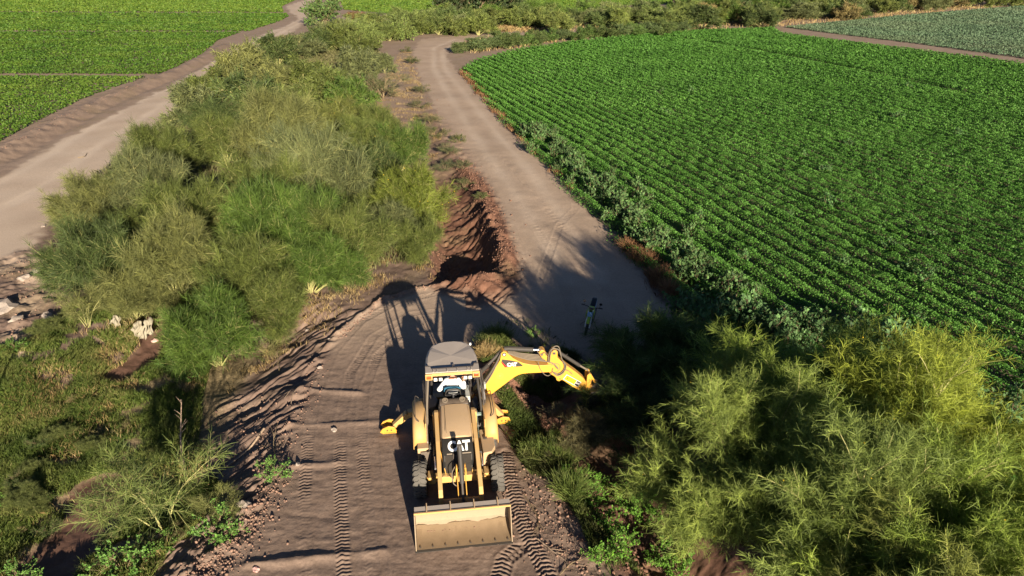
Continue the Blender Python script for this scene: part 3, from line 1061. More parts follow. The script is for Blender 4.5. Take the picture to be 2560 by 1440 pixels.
    for k in range(46):
        x = RNG.uniform(-0.9, 0.4)
        s_ = RNG.uniform(0.008, 0.022)
        b.box((x, -3.395 + 0.03 * RNG.normal() + 0.02 * x, 0.135 + s_ * 0.3), (s_ * 1.6, s_ * 1.3, s_), Matrix.Rotation(RNG.uniform(0, 3), 3, 'Z'))
    tag(b.build("dirt_crumbs", M['clod'], bk), kind="stuff")

    # rear fenders
    for sx in (-1, 1):
        b = MB()
        prof = [(-1.02, 0.92), (-0.98, 1.12), (-0.86, 1.32), (-0.62, 1.47), (-0.2, 1.53), (0.2, 1.51), (0.52, 1.40), (0.70, 1.20), (0.74, 0.95)]
        outer = 1.17
        nx = [0.80, 1.06, 1.13, outer]
        drop = [0.0, -0.005, -0.03, -0.10]
        vs, fs = [], []
        for i, (y, z) in enumerate(prof):
            for xx, dd in zip(nx, drop):
                cy = -0.1
                vs.append((sx * xx, y + (dd * 0.5 if y > cy else -dd * 0.5), z + dd))
            vs.append((sx * outer, y * 0.97, z - 0.22))
        m_ = 5
        for i in range(len(prof) - 1):
            for k in range(m_ - 1):
                fs.append((i * m_ + k, i * m_ + k + 1, (i + 1) * m_ + k + 1, (i + 1) * m_ + k))
        b.add(vs, fs)
        f = b.build("fender", M['dustpaint'], root, 0, True, 50)
        sol = f.modifiers.new("thickness", 'SOLIDIFY')
        sol.thickness = 0.02
        b = MB()
        b.tube(curve_pts([(sx * 0.98, 0.36, 1.52), (sx * 1.05, 0.34, 1.60), (sx * 1.08, 0.22, 1.62), (sx * 1.08, -0.55, 1.58), (sx * 1.05, -0.68, 1.52), (sx * 0.98, -0.70, 1.46)], 5), 0.013, 8)
        b.build("grab_rail", M['black'], root, 0, True)
        b = MB()                                  # inner side of the fender box, step and tank
        b.box((sx * 0.81, -0.12, 1.22), (0.03, 1.56, 0.60))
        b.build("fender_side", M['dustpaint'], root, 0.008)
    b = MB()
    b.prism([(0.66, -0.62), (1.02, -0.60), (1.03, -1.40), (0.92, -1.62), (0.68, -1.66)], lambda u, v, t: (u, v, t), 0.50, 0.98)
    b.build("fuel_tank", M['tan'], root, 0.02)
    b = MB()
    b.disc((0.79, -1.02, 0.995), (0, 0, 1), 0.055, 0.04, 18)
    b.build("filler_cap", M['black'], root, 0, True)
    b = MB()
    b.box((-0.91, -0.93, 0.76), (0.30, 0.66, 0.44))
    b.build("battery_box", M['tan'], root, 0.02)
    b = MB()
    b.prism([(-0.98, 0.90), (-0.70, 0.92), (-0.72, 0.30), (-0.82, 0.30)], XZ, -1.34, -1.29)
    b.box((-0.86, -1.31, 0.42), (0.26, 0.12, 0.03))
    b.build("step", M['mudglass'], root, 0.006)
    b = MB()
    b.box((0.95, -1.50, 0.40), (0.26, 0.14, 0.03))
    b.beam((0.95, -1.55, 0.40), (0.95, -1.50, 0.55), 0.22, 0.02)
    b.build("step", M['black'], root, 0.006)

    # cab floor, consoles
    b = MB()
    b.box((0, 0.28, 0.98), (1.56, 1.5, 0.06))
    b.build("cab_floor", M['black'], root, 0.01)
    b = MB()
    b.box((0, -0.27, 1.33), (0.86, 0.20, 0.62))
    b.prism([(-0.36, 1.62), (-0.34, 1.70), (-0.20, 1.76), (-0.06, 1.72), (-0.04, 1.40), (-0.36, 1.40)], XY, -0.40, 0.40)
    dash = b.build("dashboard", M['black'], root, 0.02, True, 40)
    for sx in (-1, 1):
        b = MB()
        b.lathe([(0.055, 0.0), (0.085, 0.0), (0.085, 0.03), (0.055, 0.03)], (sx * 0.24, -0.215, 1.748), (0, -0.25, 1), 20)
        b.disc((sx * 0.24, -0.215, 1.752), (0, -0.25, 1), 0.05, 0.02, 16)
        b.build("gauge", M['hose'], dash, 0, True)
    b = MB()                                       # steering column, wheel
    b.tube([(0, -0.12, 1.55), (0, 0.02, 1.78)], 0.035, 10)
    b.tube([(0.20 * math.cos(a), 0.03 + 0.20 * math.sin(a) * 0.85, 1.80 + 0.20 * math.sin(a) * -0.45) for a in [2 * math.pi * k / 24 for k in range(25)]], 0.016, 8, caps=False)
    b.beam((-0.19, 0.03, 1.80), (0.19, 0.03, 1.80), 0.03, 0.02)
    b.build("steering_wheel", M['seatblk'], root, 0, True)
    b = MB()
    b.prism([(-0.14, 0.05), (-0.11, 0.10), (0.11, 0.10), (0.14, 0.05), (0.13, -0.04), (0.07, -0.075), (-0.07, -0.075), (-0.13, -0.04)],
            lambda u, v, t: (u, v + 0.005, t + v * -0.3), 1.83, 1.875)
    b.build("column_cover", M['greyplastic'], root, 0.015)
    b = MB()                                        # swivel seat turned to the rear
    b.box((0, 0.45, 1.30), (0.50, 0.46, 0.12))
    b.box((0, 0.45, 1.12), (0.30, 0.30, 0.26))
    b.prism([(0.17, 1.36), (0.23, 1.38), (0.19, 1.86), (0.13, 1.90), (0.09, 1.86), (0.11, 1.40)], XY, -0.225, 0.225)
    seat = b.build("seat", M['seatblk'], root, 0.035, True, 50)
    b = MB()
    b.tube(curve_pts([(-0.22, 0.07, 1.55), (-0.21, 0.03, 1.80), (-0.15, 0.03, 1.93), (0, 0.03, 1.95), (0.15, 0.03, 1.93), (0.21, 0.03, 1.80), (0.22, 0.07, 1.55)], 5), 0.016, 8)
    b.build("seat_frame", M['steel'], seat, 0, True)
    b = MB()
    b.prism([(-0.26, 1.80), (-0.24, 1.93), (-0.1, 1.955), (0.12, 1.94), (0.23, 1.91), (0.24, 1.84)], XZ, 0.135, 0.20)
    b.build("jacket", M['bluecloth'], seat, 0.02, True)
    b = MB()                                        # right-hand console, levers
    b.box((0.42, 0.42, 1.30), (0.13, 0.62, 0.62))
    b.build("console", M['greyplastic'], root, 0.02)
    for (xx, yy) in ((0.40, 0.62), (0.30, 0.72), (-0.16, 0.78), (0.52, 0.30)):
        b = MB()
        b.tube([(xx, yy, 1.50), (xx - 0.02, yy - 0.04, 1.86)], 0.011, 8)
        b.tube([(xx - 0.02, yy - 0.04, 1.86), (xx - 0.021, yy - 0.042, 1.92)], 0.026, 10)
        b.build("control_lever", M['black'], root, 0, True)

    # roof: rounded plan, four shallow facets meeting in the middle
    outline = []
    for x, y in [(-0.725, -0.20), (-0.735, 0.25), (-0.715, 0.62), (-0.65, 0.98), (-0.56, 1.22), (-0.47, 1.36), (-0.36, 1.43), (-0.15, 1.475), (0.15, 1.48), (0.36, 1.44), (0.48, 1.36),
                 (0.58, 1.20), (0.665, 0.96), (0.72, 0.62), (0.735, 0.25), (0.725, -0.20)]:
        outline.append((x, y))
    b = MB()
    n = len(outline)
    cx, cy = 0.0, 0.62
    vs = []
    ring = [(1.0, 2.56), (1.01, 2.63), (0.97, 2.675), (0.90, 2.69)]
    for s_, z in ring:
        vs += [(cx + (x - cx) * s_, cy + (y - cy) * s_, z) for x, y in outline]
    # facet ring: low along the diagonals so an X of creases shows
    ctr = len(vs)
    vs.append((cx, cy, 2.700))
    fs = []
    for r_ in range(3):
        for i in range(n):
            j = (i + 1) % n
            fs.append((r_ * n + i, r_ * n + j, (r_ + 1) * n + j, (r_ + 1) * n + i))
    for i in range(n):
        j = (i + 1) % n
        fs.append((3 * n + i, 3 * n + j, ctr))
    fs.append(tuple(reversed(range(n))))
    # raise facet mid edges between diagonals
    for i, (x, y) in enumerate(outline):
        u = abs((x - cx) / 0.72)
        v = abs((y - cy) / 0.84)
        k = abs(u - v)
        z = 2.672 + 0.040 * min(1, k * 1.5)
        p = vs[3 * n + i]
        vs[3 * n + i] = (p[0], p[1], z)
    b.add(vs, fs)
    roof = b.build("cab_roof", M['roof'], root, 0.0, True, 4)
    # front visor beam
    b = MB()
    b.prism([(-0.735, 0.06), (-0.735, -0.26), (0.735, -0.26), (0.735, 0.06), (0.60, 0.06), (0.56, -0.09), (-0.56, -0.09), (-0.60, 0.06)], lambda u, v, t: (u, v, t), 2.70, 2.725)
    for x in (-0.42, -0.14, 0.14, 0.42, 0.52, -0.52):
        b.box((x, -0.17, 2.735), (0.02, 0.16, 0.02))
    vis = b.build("visor_plate", M['roof'], roof, 0.004)
    b = MB()
    b.beam((-0.56, -0.075, 2.733), (0.56, -0.075, 2.733), 0.018, 0.022)
    b.beam((0.575, -0.07, 2.733), (0.615, 0.075, 2.733), 0.018, 0.022)
    b.beam((0.615, 0.075, 2.733), (0.735, 0.075, 2.733), 0.018, 0.022)
    b.beam((-0.735, 0.075, 2.733), (-0.64, 0.075, 2.733), 0.018, 0.022)
    b.beam((0.02, -0.07, 2.733), (0.02, 0.05, 2.733), 0.02, 0.022)
    b.beam((0.02, 0.05, 2.733), (0.08, 0.05, 2.733), 0.02, 0.022)
    b.build("seal_strip", M['black'], roof)
    b = MB()
    b.box((0, -0.272, 2.66), (1.45, 0.03, 0.085))
    b.box((-0.02, -0.292, 2.665), (0.50, 0.012, 0.078))
    for sx in (-1, 1):
        b.box((sx * 0.645, -0.29, 2.61), (0.19, 0.06, 0.18))
    b.build("front_beam", M['dustpaint'], roof, 0.006)
    for sx in (-1, 1):
        b = MB()
        b.box((sx * 0.645, -0.325, 2.605), (0.135, 0.03, 0.10))
        b.build("indicator_light", M['orange'], roof, 0.008)
    for x in (-0.47, -0.33, 0.345, 0.475):
        b = MB()
        b.box((x, -0.30, 2.545), (0.10, 0.09, 0.10))
        wl = b.build("work_light", M['black'], roof, 0.015)
        b = MB()
        b.box((x, -0.352, 2.548), (0.092, 0.02, 0.088))
        b.build("lens", M['lens'], wl, 0.008)
    b = MB()
    b.tube([(0.60, 1.22, 2.66), (0.60, 1.22, 2.72)], 0.03, 10)
    b.build("beacon_socket", M['white'], roof)
    # posts
    for sx in (-1, 1):
        b = MB()
        b.tube(curve_pts([(sx * 0.66, -0.17, 2.58), (sx * 0.70, -0.22, 2.2), (sx * 0.745, -0.34, 1.7), (sx * 0.76, -0.42, 1.3), (sx * 0.76, -0.46, 0.98)], 5), 0.032, 8)
        b.build("cab_post", M['steel'] if sx > 0 else M['hose'], root, 0, True)
        b = MB()
        b.beam((sx * 0.70, 0.62, 2.58), (sx * 0.78, 0.60, 1.0), 0.05, 0.06)
        b.build("cab_post", M['black'], root, 0.006)
        b = MB()
        b.beam((sx * 0.50, 1.33, 2.58), (sx * 0.62, 1.05, 1.0), 0.06, 0.06)
        b.build("cab_post", M['black'], root, 0.006)
    b = MB()
    b.beam((-0.76, -0.40, 1.52), (-0.78, 0.9, 1.52), 0.03, 0.05)
    b.beam((0.76, -0.40, 1.52), (0.78, 0.9, 1.52), 0.03, 0.05)
    b.beam((-0.6, 1.15, 1.50), (0.6, 1.15, 1.50), 0.05, 0.05)
    b.build("window_rail", M['black'], root, 0.005)
    # folded-out muddy door pane on one side, clear door frame on the other
    b = MB()
    b.prism([(0.42, 2.08), (0.30, 2.02), (-0.05, 1.60), (-0.62, 1.28), (-1.02, 1.02), (-1.22, 0.58), (-1.22, 0.30), (-1.05, 0.30), (-0.90, 0.72), (-0.45, 0.98), (0.40, 1.05)],
            lambda u, v, t: (t - (0.035 if v > 1.3 else 0.0), u, v), -0.80, -0.76)
    b.build("mud_spattered_door", M['mudglass'], root, 0.004)
    b = MB()
    b.tube(curve_pts([(0.745, 0.02, 2.54), (0.80, -0.05, 2.1), (0.835, -0.16, 1.65), (0.84, -0.40, 1.30), (0.80, -0.78, 1.02)], 6), 0.022, 8)
    b.tube(curve_pts([(0.79, 0.08, 2.54), (0.86, 0.0, 2.1), (0.885, -0.10, 1.6), (0.88, -0.35, 1.3)], 6), 0.018, 8)
    b.beam((0.88, -0.10, 1.62), (0.86, 0.02, 2.0), 0.045, 0.05)
    door = b.build("door_frame", M['black'], root, 0, True)
    b = MB()
    b.prism([(0.05, 2.45), (-0.12, 1.7), (-0.40, 1.28), (0.50, 1.25), (0.55, 2.45)], lambda u, v, t: (t + (2.45 - v) * 0.06, u, v), 0.765, 0.770)
    b.build("pane", M['glass'], door)
    b = MB()
    b.prism([(-0.36, 1.45), (-0.75, 1.25), (-0.95, 0.95), (-0.50, 0.95)], XY, 0.63, 0.636)
    b.box((0.69, -0.50, 1.42), (0.15, 0.08, 0.05))
    b.build("windscreen_corner", M['glass'], root)
    b = MB()
    b.box((0.905, 0.10, 1.95), (0.05, 0.12, 0.20), Matrix.Rotation(R(15), 3, 'X'))
    b.build("mirror", M['greyplastic'], root, 0.015)
    # muddy inner floor mats and bag
    b = MB()
    b.prism([(-0.74, 0.30), (-0.50, 0.42), (-0.42, 0.75), (-0.55, 1.0), (-0.74, 1.0)], lambda u, v, t: (u, v - 0.2, t), 1.02, 1.30)
    b.build("tool_box", M['mudglass'], root, 0.03)
    b = MB()
    b.prism([(0.56, -0.05), (0.74, -0.02), (0.75, 0.45), (0.66, 0.62), (0.55, 0.40)], lambda u, v, t: (u, v, t), 1.02, 1.28)
    b.build("storage_tray", M['seatblk'], root, 0.03)

    # stabilisers
    def stab(pts, padc, sx):
        b = MB()
        (x0, z0), (x1, z1), (x2, z2) = pts
        b.beam((x0, 1.02, z0), (x1, 1.00, z1), 0.20, 0.20)
        b.beam((x1, 1.00, z1), (x2, 0.95, z2), 0.20, 0.20, 0.15, 0.14)
        st = b.build("stabilizer", M['dustpaint'], root, 0.015)
        b = MB()
        x, y, z = padc
        b.prism([(x - 0.28, z + 0.04), (x - 0.22, z + 0.0), (x + 0.16, z - 0.02), (x + 0.22, z + 0.05), (x + 0.16, z + 0.20), (x - 0.02, z + 0.24), (x - 0.2, z + 0.16)], XZ, y - 0.20, y - 0.16)
        b.prism([(x - 0.28, z + 0.04), (x - 0.22, z + 0.0), (x + 0.16, z - 0.02), (x + 0.22, z + 0.05), (x + 0.16, z + 0.20), (x - 0.02, z + 0.24), (x - 0.2, z + 0.16)], XZ, y + 0.16, y + 0.20)
        b.box((x, y, z), (0.42, 0.40, 0.05))
        pad = b.build("pad", M['stickyel'], st, 0.008)
        for dx in (-0.06, 0.06):
            b = MB()
            b.disc((x + dx, y - 0.205, z + 0.10), (0, 1, 0), 0.022, 0.015, 10)
            b.build("pin", M['black'], pad)
    stab(((-0.62, 0.62), (-1.34, 0.56), (-1.78, 0.20)), (-1.92, 0.98, 0.06), -1)
    stab(((0.62, 0.62), (1.20, 0.58), (1.50, 0.26)), (1.52, 0.96, 0.10), 1)

    # ---- digging boom, in a plane across the back of the machine
    BY = 1.26

    def bp(poly, t0, t1, name, mat, bevel=0.012, parent=root, smooth=False):
        q = MB()
        q.prism(poly, XZ, BY + t0, BY + t1)
        return q.build(name, mat, parent, bevel, smooth)
    sw = MB()
    sw.box((0.25, 1.22, 0.80), (0.5, 0.30, 0.62))
    sw.tube([(0.42, 1.18, 0.35), (0.42, 1.18, 1.15)], 0.12, 14)
    sw.build("swing_post", M['dustpaint'], root, 0.02)
    boompoly = [(0.55, 0.62), (0.48, 0.80), (0.62, 1.02), (0.91, 1.38), (1.16, 1.68), (1.36, 1.95), (1.46, 2.14), (1.49, 2.30), (1.50, 2.38), (1.56, 2.43), (1.64, 2.41), (1.70, 2.34),
                (1.85, 2.18), (2.00, 2.07), (2.14, 1.99), (2.36, 1.92), (2.61, 1.87), (2.80, 1.86), (2.98, 1.87), (3.06, 1.80), (3.07, 1.68), (3.00, 1.60), (2.60, 1.61), (2.31, 1.62),
                (2.12, 1.61), (2.0, 1.575), (1.90, 1.52), (1.79, 1.44), (1.52, 1.22), (1.24, 1.00), (0.95, 0.78), (0.72, 0.58)]
    boom = bp(boompoly, -0.17, 0.13, "boom", M['yellow'])
    bd = MB()
    for (x, z, r_) in ((1.585, 2.335, 0.062),):
        bd.lathe([(r_ * 0.55, 0), (r_, 0), (r_, 0.02), (r_ * 0.55, 0.02)], (x, BY - 0.172, z), (0, -1, 0), 20)
    bd.build("pin_boss", M['steel'], boom, 0, True)
    bd = MB()
    bd.disc((1.585, BY - 0.176, 2.335), (0, 1, 0), 0.033, 0.02, 14)
    bd.build("pin", M['lens'], boom, 0, True)
    # decal plate
    yd = BY - 0.1735
    dec = MB()
    dec.prism([(1.505, 2.10), (1.52, 2.17), (1.76, 2.12), (2.01, 2.04), (2.14, 1.915), (2.13, 1.885), (1.66, 1.885)], XZ, yd - 0.002, yd)
    dec.build("decal", M['black'], boom)
    dec = MB()
    dec.prism([(1.505, 2.10), (1.50, 2.06), (1.605, 1.885), (1.665, 1.885)], XZ, yd - 0.004, yd - 0.0005)
    dec.build("decal_stripe", M['red'], boom)
    mt = Matrix(((1, 0, 0), (0, 0, -1), (0, 1, 0))).to_4x4()
    mt.translation = Vector((1.815, yd - 0.006, 1.965))
    text_mesh("lettering", "CAT", 0.165, M['white'], boom, mt, weight=0.008, depth=0.002, sx=0.95)
    tri = MB()
    tri.add([(1.775, yd - 0.0115, 1.908), (1.855, yd - 0.0115, 1.908), (1.815, yd - 0.0115, 1.96)], [(0, 1, 2)])
    tri.build("emblem", M['decalyel'], boom)
    rg = MB()
    rg.lathe([(0.086, 0), (0.094, 0), (0.094, 0.002), (0.086, 0.002)], (1.46, BY - 0.1715, 1.60), (0, -1, 0), 28)
    rg.build("badge_ring", M['badge'], boom)
    mt.translation = Vector((1.46, BY - 0.173, 1.60))
    text_mesh("badge_number", "87", 0.085, M['badge'], boom, mt, weight=0.002, depth=0.001)
    # boom cylinder behind the boom
    cy = MB()
    cy.tube([(0.55, BY + 0.02, 1.30), (1.12, BY - 0.06, 1.95)], 0.065, 14)
    cy.tube([(0.90, BY - 0.03, 1.705), (0.925, BY - 0.033, 1.735)], 0.072, 14)
    cc = cy.build("boom_cylinder", M['steel'], root, 0, True)
    cy = MB()
    cy.tube([(1.12, BY - 0.06, 1.95), (1.52, BY + 0.0, 2.36)], 0.048, 12)
    cy.build("rod", M['black'], cc, 0, True)
    # hydraulic lines under it
    for k in range(4):
        cy = MB()
        o_ = k * 0.045
        cy.tube(curve_pts([(0.55 + o_, BY - 0.2 - 0.01 * k, 1.0), (0.85 + o_, BY - 0.23, 1.35), (1.12 + o_ * 0.7, BY - 0.22, 1.72), (1.34 + o_ * 0.3, BY - 0.19, 2.08), (1.50, BY - 0.12, 2.38)], 6), 0.015, 6)
        cy.build("hydraulic_line", M['hose'] if k % 2 else M['black'], root, 0, True)
    # stick cylinder along the top of the boom
    cy = MB()
    cy.tube([(1.60, BY, 2.42), (1.72, BY, 2.425), (2.48, BY, 2.325)], 0.075, 16)
    cy.tube([(1.99, BY, 2.39), (2.01, BY, 2.388)], 0.083, 16)
    sc = cy.build("stick_cylinder", M['steel'], root, 0, True)
    cy = MB()
    cy.tube([(2.48, BY, 2.325), (2.74, BY, 2.29)], 0.036, 12)
    cy.build("rod", M['chrome'], sc, 0, True)
    for k in range(5):
        cy = MB()
        y = BY - 0.12 + k * 0.06
        cy.tube(curve_pts([(1.70, y, 2.34), (2.0, y, 2.19), (2.35, y, 2.06 + 0.012 * k), (2.75, y, 1.99 + 0.01 * k), (3.05, y - 0.04, 1.90), (3.22, y - 0.10, 1.72)], 6), 0.020, 7)
        cy.build("hydraulic_line", M['hose'], boom, 0, True)
    # stick
    stick = [(2.66, 2.20), (2.62, 2.28), (2.68, 2.36), (2.76, 2.37), (2.83, 2.30), (2.86, 2.16), (2.95, 2.12), (3.00, 2.24), (3.06, 2.32), (3.14, 2.33), (3.20, 2.27), (3.20, 2.08),
             (3.30, 1.96), (3.50, 1.76), (3.80, 1.50), (4.03, 1.27), (4.14, 1.10), (4.24, 1.00), (4.36, 0.96), (4.38, 0.80), (4.33, 0.67), (4.22, 0.67), (4.02, 0.77), (3.70, 0.99),
             (3.38, 1.26), (3.33, 1.26), (3.28, 1.22), (3.20, 1.26), (3.17, 1.36), (3.12, 1.42), (2.98, 1.52), (2.92, 1.66), (2.92, 1.86), (2.84, 2.00), (2.74, 2.08)]
    st = bp(stick, -0.13, 0.11, "stick", M['stickyel'])
    for (x, z, r_) in ((3.09, 2.24, 0.045), (3.30, 1.32, 0.018), (4.16, 0.80, 0.04), (2.72, 2.22, 0.035)):
        q = MB()
        q.disc((x, BY - 0.14, z), (0, 1, 0), r_, 0.03, 14)
        q.build("pin", M['chrome'], st, 0, True)
    q = MB()
    q.lathe([(0.15, 0), (0.165, 0), (0.165, 0.004), (0.15, 0.004)], (3.13, BY - 0.131, 1.72), (0, -1, 0), 24)
    q.build("joint_ring", M['hose'], st)
    # label plate on the stick
    a0, a1 = Vector((3.50, 0, 1.45)), Vector((3.97, 0, 1.125))
    dr = (a1 - a0).normalized()
    nr = Vector((dr.z, 0, -dr.x)) * -1
    if nr.z > 0:
        nr = -nr
    L = (a1 - a0).length

    def plate(s0, s1, n0, n1, t, nm, mat, par):
        qq = MB()
        pts = [a0 + dr * s0 + nr * n0, a0 + dr * s1 + nr * n0, a0 + dr * s1 + nr * n1, a0 + dr * s0 + nr * n1]
        qq.prism([(p.x, p.z) for p in pts], XZ, BY - 0.1305 - t, BY - 0.1305)
        return qq.build(nm, mat, par)
    lab = plate(0, L, -0.005, 0.19, 0.002, "label_plate", M['lens'], st)
    plate(0.02, L * 0.72, 0.01, 0.175, 0.004, "label_field", M['decalyel'], lab)
    plate(L * 0.745, L * 0.985, 0.01, 0.175, 0.004, "label_emblem", M['black'], lab)
    upv = -nr
    nn = Vector((0, -1, 0))
    mt = Matrix((dr, upv, nn)).transposed().to_4x4()
    mt.translation = a0 + dr * L * 0.37 + nr * 0.092 + Vector((0, BY - 0.1365, 0))
    text_mesh("lettering", "MATCO", 0.088, M['ink'], lab, mt, weight=0.001, depth=0.001)
    mt2 = mt.copy()
    mt2.translation = a0 + dr * L * 0.865 + nr * 0.092 + Vector((0, BY - 0.1365, 0))
    text_mesh("lettering", "CAT", 0.065, M['white'], lab, mt2, weight=0.002, depth=0.001)
    # bucket cylinder
    cy = MB()
    cy.tube([(3.16, BY, 2.25), (3.46, BY, 2.02), (3.92, BY, 1.66)], 0.055, 14)
    cy.tube([(3.50, BY, 1.985), (3.52, BY, 1.97)], 0.063, 14)
    cy.tube([(3.49, BY, 2.04), (3.53, BY, 2.10)], 0.012, 6)
    bc = cy.build("bucket_cylinder", M['steel'], root, 0, True)
    cy = MB()
    cy.tube([(3.92, BY, 1.66), (4.20, BY, 1.46)], 0.03, 12)
    cy.build("rod", M['hose'], bc, 0, True)
    for s_ in (-0.155, 0.12):
        q = MB()
        q.prism([(4.10, 0.80), (4.13, 1.10), (4.14, 1.38), (4.20, 1.44), (4.27, 1.41), (4.29, 1.20), (4.22, 0.88), (4.18, 0.76)], XZ, BY + s_, BY + s_ + 0.035)
        q.build("bucket_link", M['stickyel'], root, 0.006)
    q = MB()
    q.beam((4.22, BY - 0.02, 1.40), (4.46, BY - 0.02, 0.98), 0.10, 0.06)
    q.build("bucket_link", M['stickyel'], root, 0.006)
    # hoses looping over the stick joint
    for k, ctrl in enumerate(([(2.95, 1.95), (2.98, 2.25), (3.06, 2.47), (3.20, 2.48), (3.27, 2.30), (3.32, 2.05), (3.42, 1.78), (3.36, 1.60), (3.22, 1.52), (3.08, 1.58)],
                              [(2.90, 1.98), (2.92, 2.22), (2.99, 2.40), (3.12, 2.42), (3.24, 2.33), (3.34, 2.0), (3.46, 1.80), (3.38, 1.56), (3.2, 1.47), (3.05, 1.62)],
                              [(2.60, 2.03), (2.66, 1.78), (2.80, 1.56), (2.93, 1.50), (3.02, 1.60), (3.05, 1.75)],
                              [(2.70, 2.40), (2.62, 2.45), (2.58, 2.36), (2.68, 2.25), (2.80, 2.30), (2.86, 2.20)],
                              [(3.42, 1.66), (3.52, 1.62), (3.60, 1.56), (3.66, 1.48)])):
        q = MB()
        q.tube(curve_pts([(x, BY - 0.17 - 0.015 * (k % 3), z) for x, z in ctrl], 6), 0.016 if k < 2 else 0.011, 7)
        q.build("hose", M['hose'], st, 0, True)
    # digging bucket, curled in the pit
    bk2 = MB()
    arc = []
    cxp, czp, rr = 4.42, 0.42, 0.44
    for k in range(11):
        a = R(115 - k * 24)
        arc.append((cxp + rr * math.cos(a) * 1.0, czp + rr * math.sin(a)))
    bk2.sheet(arc, XZ, BY - 0.31, BY + 0.31, 0.025)
    for t in (-0.31, 0.29):
        bk2.prism(arc + [(cxp - 0.30, czp + 0.02)], XZ, BY + t, BY + t + 0.02)
    bkt = bk2.build("digging_bucket", M['black'], root, 0.005)
    q = MB()
    for t in (-0.13, 0.10):
        q.prism([(4.18, 0.66), (4.16, 0.86), (4.26, 0.90), (4.44, 1.06), (4.54, 1.00), (4.56, 0.82), (4.40, 0.76)], XZ, BY + t, BY + t + 0.03)
    q.build("ear", M['hose'], bkt)
    for k in range(5):
        q = MB()
        y = BY - 0.26 + k * 0.13
        ex, ez = arc[-1]
        q.prism([(ex + 0.02, ez - 0.03), (ex - 0.04, ez + 0.04), (ex - 0.17, ez + 0.08)], XZ, y - 0.025, y + 0.025)
        q.build("tooth", M['steel'], bkt)
    return root


BACKHOE = build_backhoe()


# ------------------------------------------------------------------ skinned figure
def skin_mesh(name, nodes, edges, radii, mat, parent=None, levels=2, root=0):
    me = bpy.data.meshes.new(name)
    me.from_pydata(nodes, edges, [])
    o = bpy.data.objects.new(name, me)
    COL.objects.link(o)
    md = o.modifiers.new("skin", 'SKIN')
    md.use_smooth_shade = True
    for i, r_ in enumerate(radii):
        v = me.skin_vertices[0].data[i]
        v.radius = (r_, r_) if not isinstance(r_, tuple) else r_
        v.use_root = (i == root)
    sb = o.modifiers.new("sub", 'SUBSURF')
    sb.levels = levels
    sb.render_levels = levels
    bpy.context.view_layer.update()
    dg = bpy.context.evaluated_depsgraph_get()
    m2 = bpy.data.meshes.new_from_object(o.evaluated_get(dg))
    o.modifiers.clear()
    o.data = m2
    m2.materials.clear()
    m2.materials.append(mat)
    for p in m2.polygons:
        p.use_smooth = True
    if parent:
        o.parent = parent
    return o


def chain(nodes, edges, radii, start, pts):
    prev = start
    for p, r_ in pts:
        nodes.append(p)
        radii.append(r_)
        i = len(nodes) - 1
        if prev is not None:
            edges.append((prev, i))
        prev = i
    return prev


